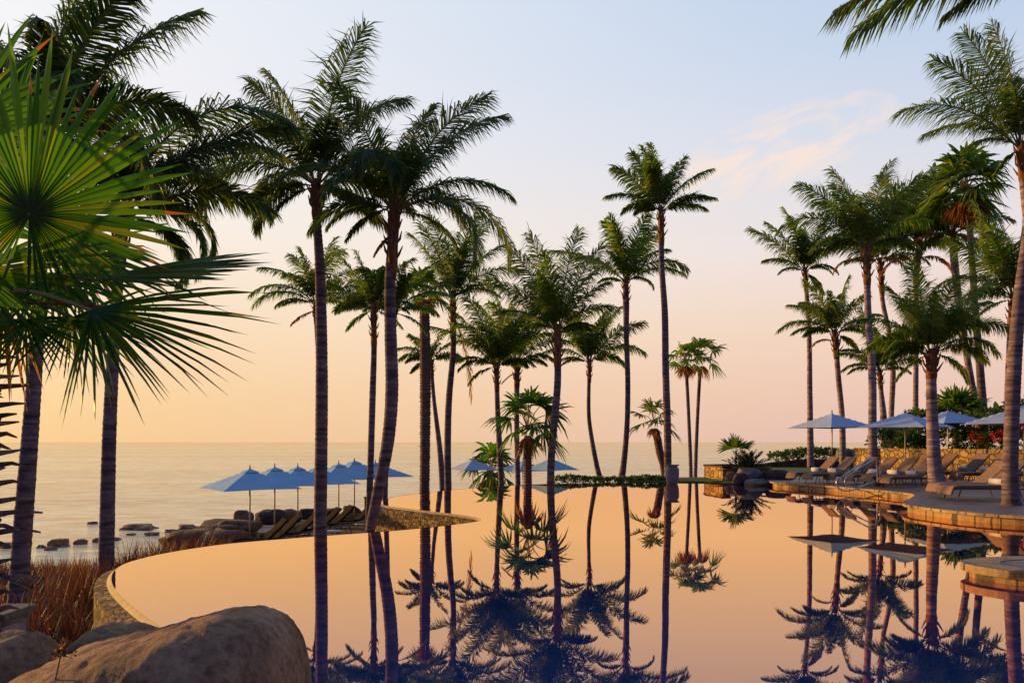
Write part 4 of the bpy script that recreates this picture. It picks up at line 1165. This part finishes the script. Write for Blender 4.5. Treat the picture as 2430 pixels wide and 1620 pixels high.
# banana plant
bc = P(2300, 985, 39); ban = empty('banana_plant', (bc.x, bc.y, .2), 'banana plant with broad upright paddle leaves at the right', 'plant')
mb = MB(); mb.tube([(bc.x, bc.y, .1), (bc.x+.05, bc.y, 2.2)], [.12, .07], 8); mb.build('stem', M['rachis'], ban, origin=ban.location)
mb = MB()
for k in range(9):
    az = k*2.4; el = R(38+45*rng.random()); d_ = Vector((math.cos(az)*math.cos(el), math.sin(az)*math.cos(el)*.6, math.sin(el)))
    b0 = Vector((bc.x, bc.y, 1.9)); L = 1.5+.5*rng.random(); sd_ = d_.cross(Vector((0, 0, 1))).normalized()*.7+Vector((.5, 0, 0)); sd_ = (sd_-d_*sd_.dot(d_)).normalized()
    vs = []; K = 8
    for i in range(K+1):
        t = i/K; c = b0+d_*L*(.3+t)+Vector((0, 0, -.35*t*t)); w_ = .24*math.sin(math.pi*min(1, .08+t*.92))**.6
        vs += [tuple(c-sd_*w_), tuple(c+Vector((0, 0, .0))), tuple(c+sd_*w_)]
    mb.add(vs, [(i*3, i*3+1, i*3+4, i*3+3) for i in range(K)]+[(i*3+1, i*3+2, i*3+5, i*3+4) for i in range(K)])
    mb.tube([b0-Vector((0, 0, .3)), b0+d_*L*.3], .03, 5)
mb.build('leaves', M['banana'], ban, origin=ban.location)

# cycad by the pool rocks
cc = P(1716, 1072, 34.6)
cy = empty('cycad', (cc.x, cc.y, .1), 'dark spiky cycad growing above the poolside rock pile', 'plant')
mb = MB()
for k in range(46):
    az = k*2.39996; el = R(8+75*((k+.5)/46)**.8)
    frond(mb, np.array((cc.x, cc.y, cc.z-.35)), az, el, .95+.35*rng.random(), R(25), .22, 20, .035, 0, hang=.05, r0=.014)
mb.build('crown', [M['cycad'], M['rachis']], cy, origin=cy.location)
mb = MB(); mb.tube([(cc.x, cc.y, -.1), (cc.x, cc.y, cc.z-.3)], [.2, .17], 10); mb.build('trunk', M['shag'], cy, origin=cy.location)
fan_palm('small young fan palm with one upright leaf just behind the dark cycad', 36.2, [(1690, 1075, 5), (1690, 1050, 5)], (1690, 1048), 52, 5, 0, group=None, nseg=14, el_lo=40, droop=.15, name='young_fan_palm')

# red fountain grass on the left
mb = MB()
def grass_clump(mb, c, n, h, spread, m=0):
    az = rng.random(n)*6.283; tilt = np.abs(rng.normal(0, spread, n))
    L = h*(.6+.5*rng.random(n))
    D1 = np.stack([np.cos(az)*np.sin(tilt), np.sin(az)*np.sin(tilt), np.cos(tilt)], 1)
    D2 = norm(D1+np.stack([np.cos(az)*.9, np.sin(az)*.9, -.35*np.ones(n)], 1)*.8*np.clip(tilt*2, .3, 1.4)[:, None])
    B = np.array(c)[None]+np.stack([rng.normal(0, .10, n), rng.normal(0, .10, n), np.zeros(n)], 1)
    Wv = norm(np.stack([-np.sin(az)+rng.normal(0, .5, n), np.cos(az), rng.normal(0, .2, n)], 1))
    ribbons(mb, B, norm(D1), D2, L, np.full(n, .008+.0006*c[1]), Wv, m)
edge_far = [(p.x, p.y) for p in edge]
from mathutils.geometry import intersect_point_tri_2d
def in_pool(x, y):
    inside = False; n = len(poly); j = n-1
    for i in range(n):
        xi, yi = poly[i].x, poly[i].y; xj, yj = poly[j].x, poly[j].y
        if ((yi > y) != (yj > y)) and (x < (xj-xi)*(y-yi)/(yj-yi)+xi): inside = not inside
        j = i
    return inside
cnt = 0
while cnt < 760:
    y = rng.uniform(10.6, 27); x = rng.uniform(-.70*y, -.32*y)
    if in_pool(x+.4, y) or in_pool(x, y-.4) or in_pool(x, y): continue
    if y > 16 and x > -.36*y: continue
    if -9.9 < x < -4.5 and y > 21: continue
    grass_clump(mb, (x, y, gz(x, y)), 30, .72+.3*rng.random(), .45); cnt += 1
# a fringe right at the pool rim
for k in range(130):
    p = Vector((-6.6+rng.normal(0, .9), 16+rng.normal(0, 1.7), 0))
    if in_pool(p.x, p.y) or in_pool(p.x+.3, p.y-.3): continue
    grass_clump(mb, (p.x, p.y, gz(p.x, p.y)), 40, .85+.35*rng.random(), .4)
tag(mb.build('fountain_grass', M['grassred']), 'reddish fountain grass covering the bank between the pool and the sea at left', 'grass', kind='stuff')
# dark groundcover below the wall, near left
mb = MB()
for k in range(150):
    y = rng.uniform(6.8, 10.5); x = rng.uniform(-.68*y, -.50*y)
    leafcloud(mb, (x, y, gz(x, y)+.12), (.35, .35, .28), 60, .11)
tag(mb.build('groundcover', M['shrub']), 'dark leafy groundcover between the left palm trunks and the pool wall', 'ground cover', kind='stuff')

# papyrus stems bottom left
pp = P(62, 1600, 4.9)
pa = empty('papyrus_plant', (pp.x, pp.y, -.5), 'thin green papyrus stem with a spoked head beside the bottom left boulder', 'plant')
mb = MB(); t0 = P(60, 1600, 5.2); t1 = P(66, 1400, 5.2); t2 = P(72, 1352, 5.2)
mb.tube([(t0.x, t0.y, -.5), t0, t1, t2], [.008, .007, .006, .005], 6); mb.build('stem', M['rachis'], pa, origin=pa.location)
mb = MB()
for k in range(11):
    a = k*2.4; d_ = Vector((math.cos(a), math.sin(a)*.6, .35+.25*rng.random())).normalized()
    L = .16+.16*rng.random()
    t_ = Vector((-d_.y, d_.x, .1)).normalized()*.005
    e = t2+d_*L*.6; f_ = e+(d_+Vector((0, 0, -.6))).normalized()*L*.45
    mb.add([tuple(t2-t_), tuple(t2+t_), tuple(e+t_*1.4), tuple(e-t_*1.4), tuple(f_)], [(0, 1, 2, 3), (3, 2, 4)])
mb.build('umbel', M['grassred'], pa, origin=pa.location)
pa2 = empty('papyrus_plant', (t0.x+.2, t0.y, -.5), 'low papyrus head with dry brown tufts against the foreground boulder', 'plant')
h2 = P(140, 1502, 4.0)
mb = MB(); s0 = P(118, 1600, 4.0); mb.tube([(s0.x, s0.y, -.3), s0, h2], [.006, .005, .004], 6); 
for (a, b) in ((70, 1440), (95, 1490), (175, 1492), (150, 1470), (120, 1520), (168, 1512)):
    e = P(a, b, 4.0); mb.tube([h2, e], [.003, .0015], 4)
mb.build('stem', M['rachis'], pa2, origin=pa2.location)
mb = MB(); leafcloud(mb, tuple(h2), (.035, .02, .02), 60, .025); leafcloud(mb, tuple(P(148, 1478, 4.0)), (.012, .01, .03), 30, .02); leafcloud(mb, tuple(P(168, 1498, 4.0)), (.02, .01, .01), 25, .02)
mb.build('seed_tuft', M['grassred'], pa2, origin=pa2.location)

# ------------------------------------------------------------------ urn
uc = W(1544, 1108, .0); uc = Vector((P(1544, 1100, 34.0).x, 34.0, 0))
mb = MB(); mb.lathe([(.0, -.6), (.20, -.6), (.21, -.02), (.225, .03), (.26, .14), (.285, .30), (.292, .48), (.285, .60), (.255, .675), (.215, .705), (.225, .73), (.28, .76), (.30, .775), (.30, .80), (.24, .80), (.19, .73), (.0, .71)], 28)
o = mb.build('urn', M['urn'], None, True); o.location = uc
tag(o, 'large grey stone urn standing at the far edge of the pool', 'urn')

# ------------------------------------------------------------------ parasols
def parasol(label, base, side, zb, zt, rz, group, fab='fabric', vent=True):
    root = empty('parasol', base, label, 'parasol', group, rz)
    h = side/2; H = zt-zb; rb = zb-base[2]; rt = zt-base[2]
    mb = MB(); mb.tube([(0, 0, 0), (0, 0, rt+.03)], .026, 8); mb.build('pole', M['polew'], root, True)
    mb = MB(); mb.tube([(0, 0, rt), (0, 0, rt+.06), (0, 0, rt+.14)], [.03, .022, .012], 8); mb.build('finial', M['finial'], root, True)
    mb = MB()
    # canopy: four sagging panels, closed with a thickness
    K = 8; V_ = []; F_ = []
    def surf(u, v_, off):
        m_ = max(abs(u), abs(v_))
        z = rt-H*m_
        z -= .010*math.sin(math.pi*m_)*(1-min(abs(u), abs(v_))/max(m_, 1e-6))*1.1   # sag between ribs
        if m_ > .999: z += .02*(1-min(abs(u), abs(v_)))
        return (u*h, v_*h, z+off)
    n1 = 2*K+1
    for off in (0, -.012):
        for i in range(n1):
            for j in range(n1):
                V_.append(surf((i-K)/K, (j-K)/K, off))
    for i in range(2*K):
        for j in range(2*K):
            q = i*n1+j
            F_.append((q, q+n1, q+n1+1, q+1)); q += n1*n1; F_.append((q, q+1, q+n1+1, q+n1))
    # valance closing edge
    rim = [(i, 0) for i in range(2*K)]+[(2*K, j) for j in range(2*K)]+[(i, 2*K) for i in range(2*K, 0, -1)]+[(0, j) for j in range(2*K, 0, -1)]
    idx = [i*n1+j for i, j in rim]
    for a in range(len(idx)):
        p, q = idx[a], idx[(a+1) % len(idx)]
        F_.append((p, q, q+n1*n1, p+n1*n1))
    mb.add(V_, F_); mb.build('canopy', M[fab], root)
    if vent:
        mb = MB(); vh = h*.2
        vz = rt-H*.2+.025; mb.add([(0, 0, rt+.02), (-vh, -vh, vz), (vh, -vh, vz), (vh, vh, vz), (-vh, vh, vz)], [(0, 1, 2), (0, 2, 3), (0, 3, 4), (0, 4, 1)])
        mb.build('vent', M[fab], root)
    for k in range(8):
        a = k*math.pi/4+math.pi/4
        if k % 2 == 0: e = (h*math.copysign(1, math.cos(a)), h*math.copysign(1, math.sin(a)))
        else: e = (h*round(math.cos(a)), h*round(math.sin(a)))
        mb = MB(); mb.tube([(0, 0, rt-.05), (e[0]*.97, e[1]*.97, rb-.005)], .011, 4)
        mb.build('rib', M['polew'], root)
    return root
LG = 'blue-shaded parasols in a row on the lower terrace'
tz = -1.75
for (a, b, Y, rz, s, lb) in [
    (574, 1077, 25.3, 38, 2.45, 'leftmost blue-shaded parasol of the lower terrace row'),
    (631, 1073, 27.0, 38, 2.45, 'second blue-shaded parasol from the left on the lower terrace'),
    (684, 1072, 28.6, 38, 2.45, 'third blue-shaded parasol, just left of the tallest trunk'),
    (728, 1073, 30.2, 38, 2.45, 'fourth blue-shaded parasol, mostly hidden behind the tallest trunk'),
    (778, 1065, 31.8, 38, 2.5, 'fifth blue-shaded parasol, just right of the tallest trunk'),
    (814, 1058, 33.0, 38, 2.5, 'highest blue-shaded parasol left of the slim palm trunk'),
    (862, 1062, 35.0, 38, 2.5, 'rightmost blue-shaded parasol crossing behind the leaning trunk')]:
    ap = P(a, b, Y)
    parasol(lb, (ap.x, ap.y, tz), s, ap.z-.6, ap.z, R(rz), LG)
CG = 'parasols beyond the far pool edge'
for (a, b, Y, rz, s, lb, fb) in [
    (1086, 1054, 45, 30, 2.2, 'grey-blue-shaded parasol on the left of the three beyond the far pool edge', 'fabric2'),
    (1201, 1056, 44, 38, 2.2, 'middle parasol of three beyond the far pool edge, one side lit cream', 'fabric2'),
    (1266, 1051, 40, 42, 2.0, 'right blue-shaded parasol of three, behind the orange-based palm trunk', 'fabric')]:
    ap = P(a, b, Y)
    parasol(lb, (ap.x, ap.y, gz(ap.x, ap.y)), s, ap.z-.6, ap.z, R(rz), CG, fb, vent=False)
RG = 'white parasols over the deck loungers'
for (a, b, Y, rz, s, H, lb) in [
    (1911, 948, 34, 22, 2.6, .64, 'first white parasol from the left over the deck, one panel lit pink'),
    (2079, 947, 30.5, 38, 2.6, .58, 'second white parasol from the left over the deck loungers'),
    (2177, 942, 35.5, 12, 2.7, .6, 'third white parasol, behind the thick deck palm'),
    (2352, 930, 26, 40, 2.8, .62, 'fourth white parasol cut off by the right edge of the picture')]:
    ap = P(a, b, Y)
    parasol(lb, (ap.x, ap.y, .2), s, ap.z-H, ap.z, R(rz), RG, 'fabric2', vent=False)

# ------------------------------------------------------------------ loungers
def lounger(mcush, mframe, foot_cushion=True):
    root = empty('lounger', (0, 0, 0), 'x', 'lounger')
    mb = MB()
    for y in (-.31, .31):
        mb.tube([(0.0, y, .30), (1.95, y, .30)], .022, 6)
    for x in (0.0, 1.95): mb.tube([(x, -.31, .30), (x, .31, .30)], .022, 6)
    mb.build('frame', mframe, root)
    for x in (.12, 1.62):
        for y in (-.31, .31):
            mb = MB(); mb.tube([(x, y, .29), (x+(-.05 if x < 1 else .05), y, .15), (x+(-.10 if x < 1 else .11), y, 0)], [.02, .018, .014], 6); mb.build('leg', mframe, root)
    def pad(pts, th, hw, name):
        mb = MB(); n_ = len(pts); top = []; bot = []
        for i, (x, z) in enumerate(pts):
            j0, j1 = max(0, i-1), min(n_-1, i+1)
            tx, tz_ = pts[j1][0]-pts[j0][0], pts[j1][1]-pts[j0][1]; l = math.hypot(tx, tz_)
            nx_, nz_ = -tz_/l, tx/l
            top.append((x+nx_*th, z+nz_*th)); bot.append((x, z))
        loop = []
        for (x, z) in top: loop.append((x, z))
        ring_ = top+bot[::-1]
        k = len(ring_); vs = []
        for yy_, sh in ((-hw, .86), (-hw+.03, 1), (hw-.03, 1), (hw, .86)):
            cx = sum(p[0] for p in ring_)/k
            for i, (x, z) in enumerate(ring_):
                if sh != 1:
                    o_i = k-1-i; mx_, mz = (x+ring_[o_i][0])/2, (z+ring_[o_i][1])/2
                    x, z = mx_+(x-mx_)*.6, mz+(z-mz)*.6
                vs.append((x, yy_, z))
        fs = [(r*k+i, r*k+(i+1) % k, (r+1)*k+(i+1) % k, (r+1)*k+i) for r in range(3) for i in range(k)]
        fs += [tuple(range(k))[::-1], tuple(3*k+i for i in range(k))]
        mb.add(vs, fs); return mb.build(name, mcush, root)
    pad([(-.09, .14), (-.07, .22), (-.03, .31), (.04, .325), (.5, .325), (1.0, .325), (1.16, .33)], .07, .31, 'seat')
    pad([(1.17, .33), (1.35, .46), (1.6, .68), (1.86, .94)], .07, .31, 'backrest')
    mb = MB(); mb.tube([(1.85, -.2, .30), (1.65, -.2, .68), (1.65, .2, .68), (1.85, .2, .30)], .013, 5); mb.build('back_support', mframe, root)
    return root
first = lounger(M['cushion'], M['wicker'])
used = [False]
def put(proto, flag, x, y, z, rz, label, group, sc=1.0):
    o = proto if not flag[0] else copy_tree(proto)
    flag[0] = True
    o.location = (x, y, z); o.rotation_euler.z = rz; o.scale = (sc, sc, sc)
    o['label'] = label; o['group'] = group
    return o
tow = [None]
def towel(x, y, z, rz, label, group='rolled towels on the deck loungers'):
    if tow[0] is None:
        mb = MB()
        K = 60; pts = []
        vs = []; fs = []
        for i in range(14):
            a = 2*math.pi*i/14; r_ = .085*(1+.04*math.sin(3*a))
            for yy_ in (-.24, -.23, .23, .24):
                rr = r_*(.88 if abs(yy_) > .235 else 1)
                vs.append((rr*math.cos(a), yy_, rr*math.sin(a)+.083))
        for i in range(14):
            j = (i+1) % 14
            for k in range(3): fs.append((i*4+k, j*4+k, j*4+k+1, i*4+k+1))
        fs.append(tuple(i*4 for i in range(14))); fs.append(tuple(i*4+3 for i in range(13, -1, -1)))
        mb.add(vs, fs); o = mb.build('rolled_towel', M['towel'], None, True); tow[0] = o
    else:
        o = tow[0].copy(); col.objects.link(o)
    o.location = (x, y, z); o.rotation_euler.z = rz
    tag(o, label, 'towel', group)
FR = 'front row of deck loungers'; BR = 'back row of loungers against the wall'
ordn = ['first', 'second', 'third', 'fourth', 'fifth', 'sixth']
feet = [(10.95, 31.0), (11.25, 30.1), (12.0, 29.9), (12.35, 29.1), (12.7, 28.35), (12.9, 27.4)]
ang = R(14)
fl = ['leftmost tan lounger of the front row, beside the dark poolside boulder', 'second tan lounger from the left in the front row, under the first parasol',
      'third lounger of the front row, behind the curve of the handrail', 'fourth lounger of the front row, seen through the handrail',
      'fifth lounger of the front row, right of the handrail', 'sixth lounger, nearest and rightmost of the front row left of the thick deck palm']
for i, (x, y) in enumerate(feet):
    put(first, used, x, y, .2, ang, fl[i], FR, 1.0)
    towel(x+1.02*math.cos(ang), y+1.02*math.sin(ang), .2+.40, ang, fl[i].split(',')[0].replace('lounger', 'lounger').replace('leftmost tan', 'towel on the leftmost').replace('second tan', 'towel on the second').replace('third lounger', 'towel on the third lounger').replace('fourth lounger', 'towel on the fourth lounger').replace('fifth lounger', 'towel on the fifth lounger').replace('sixth', 'towel on the sixth, nearest front row lounger') + ', rolled white')
bl_ = ['leftmost back row lounger, partly behind the thick deck palm', 'second back row lounger, just right of the thick deck palm', 'third back row lounger, in the middle of the wall',
       'fourth back row lounger, left of the dark ringed trunk', 'fifth back row lounger, right of the dark ringed trunk']
for i, (x, y) in enumerate([(14.3, 30.6), (14.75, 29.9), (16.0, 30.0), (16.4, 29.2), (17.3, 28.6)]):
    put(first, used, x, y, .22, R(12), bl_[i], BR, 1.12)
    if i: towel(x+1.14, y+.24, .22+.45, R(12), bl_[i].split(',')[0].replace('leftmost', 'towel on the leftmost').replace('second', 'white towel roll on second').replace('third', 'white towel roll on third').replace('fourth', 'white towel roll on fourth').replace('fifth', 'white towel roll on fifth'))
put(first, used, 11.75, 21.4, .2, R(2), 'near lounger on the platform at right, cut by the dark ringed trunk', 'near deck loungers', 1.05)
towel(13.0, 21.35, .62, R(5), 'crumpled towel roll on the near lounger beside the dark ringed trunk')
put(first, used, 12.0, 22.5, .2, R(2), 'lounger directly behind the near lounger at right', 'near deck loungers', 1.05)
# dark loungers on the lower terrace
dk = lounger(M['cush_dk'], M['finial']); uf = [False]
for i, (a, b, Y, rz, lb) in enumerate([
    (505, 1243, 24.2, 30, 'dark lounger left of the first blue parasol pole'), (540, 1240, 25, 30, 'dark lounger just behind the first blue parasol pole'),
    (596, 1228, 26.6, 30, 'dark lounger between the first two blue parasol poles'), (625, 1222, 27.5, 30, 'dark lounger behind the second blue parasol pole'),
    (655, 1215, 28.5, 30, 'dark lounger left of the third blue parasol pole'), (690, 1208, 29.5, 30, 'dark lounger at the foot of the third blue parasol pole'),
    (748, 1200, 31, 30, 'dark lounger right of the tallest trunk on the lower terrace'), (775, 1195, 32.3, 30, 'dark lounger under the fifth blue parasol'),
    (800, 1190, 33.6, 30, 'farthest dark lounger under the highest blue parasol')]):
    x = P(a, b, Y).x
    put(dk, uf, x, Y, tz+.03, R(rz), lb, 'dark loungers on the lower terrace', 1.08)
# side tables
def side_table(x, y, z, label, mt, h=.42, r=.24, group='side tables'):
    root = empty('side_table', (x, y, z), label, 'table', group)
    mb = MB(); mb.lathe([(0, h-.03), (r, h-.03), (r+.008, h-.015), (r, h), (0, h)], 20); mb.build('tabletop', mt, root, True)
    for k in range(3):
        a = k*2.094; mb = MB(); mb.tube([(.7*r*math.cos(a), .7*r*math.sin(a), h-.03), (.9*r*math.cos(a), .9*r*math.sin(a), 0)], .013, 5); mb.build('leg', mt, root)
for (x, y, lb) in [(12.1, 30.9, 'dark side table between the second and third front row loungers'), (13.0, 29.8, 'dark side table between the fourth and fifth front row loungers')]:
    side_table(x, y, .2, lb, M['wicker'])
for (a, Y, lb) in [(716, 28.2, 'white side table left of the tallest trunk on the lower terrace'), (762, 27, 'white side table right of the tallest trunk on the lower terrace')]:
    side_table(P(a, 1200, Y).x, Y, tz, lb, M['white'], .5, .3)
# wicker basket on deck
bk = P(2020, 1145, 28.3)
mb = MB(); mb.lathe([(0, 0), (.15, 0), (.18, .26), (.165, .27), (.14, .03), (0, .03)], 16); o = mb.build('basket', M['wicker'], None, True); o.location = (bk.x, bk.y, .2)
tag(o, 'small wicker basket on the deck behind the handrail', 'basket')
# dark bin on the terrace
bb = P(855, 1180, 33)
bn = empty('terrace_cabinet', (bb.x, bb.y, tz), 'dark upright cabinet on the lower terrace beside the slim palm trunk', 'cabinet')
mb = MB(); mb.box((0, 0, .6), (.55, .5, 1.2)); mb.build('body', M['finial'], bn)
mb = MB(); mb.box((0, 0, 1.225), (.62, .56, .045)); mb.build('lid', M['rock_g'], bn)

# pool handrail
hr = empty('pool_handrail', (11.3, 26.9, .2), 'curved steel handrail rising from the pool at the deck edge', 'handrail')
def rail(pts, Yl, name):
    ps = [P(a, b, Yl+dy_) for a, b, dy_ in pts]
    ps = chaikin(ps, 2)
    mb = MB(); mb.tube(ps, .024, 8); mb.build(name, M['metal'], hr, True, origin=hr.location)
rail([(1995, 1110, 1.0), (1965, 1123, .4), (1945, 1128, .2), (1928, 1124, 0), (1920, 1110, 0), (1925, 1098, 0), (1938, 1092, .1), (1958, 1078, .5), (1985, 1060, .9), (2000, 1051, 1.1), (2010, 1052, 1.2), (2014, 1064, 1.2), (2016, 1110, 1.2)], 26.4, 'rail')
rail([(2012, 1104, 1.4), (1980, 1116, .9), (1958, 1119, .7), (1942, 1114, .6), (1940, 1100, .6), (1950, 1090, .8), (1990, 1065, 1.4), (2004, 1055, 1.7), (2014, 1054, 1.8), (2022, 1064, 1.8), (2022, 1106, 1.8)], 26.4, 'rail')
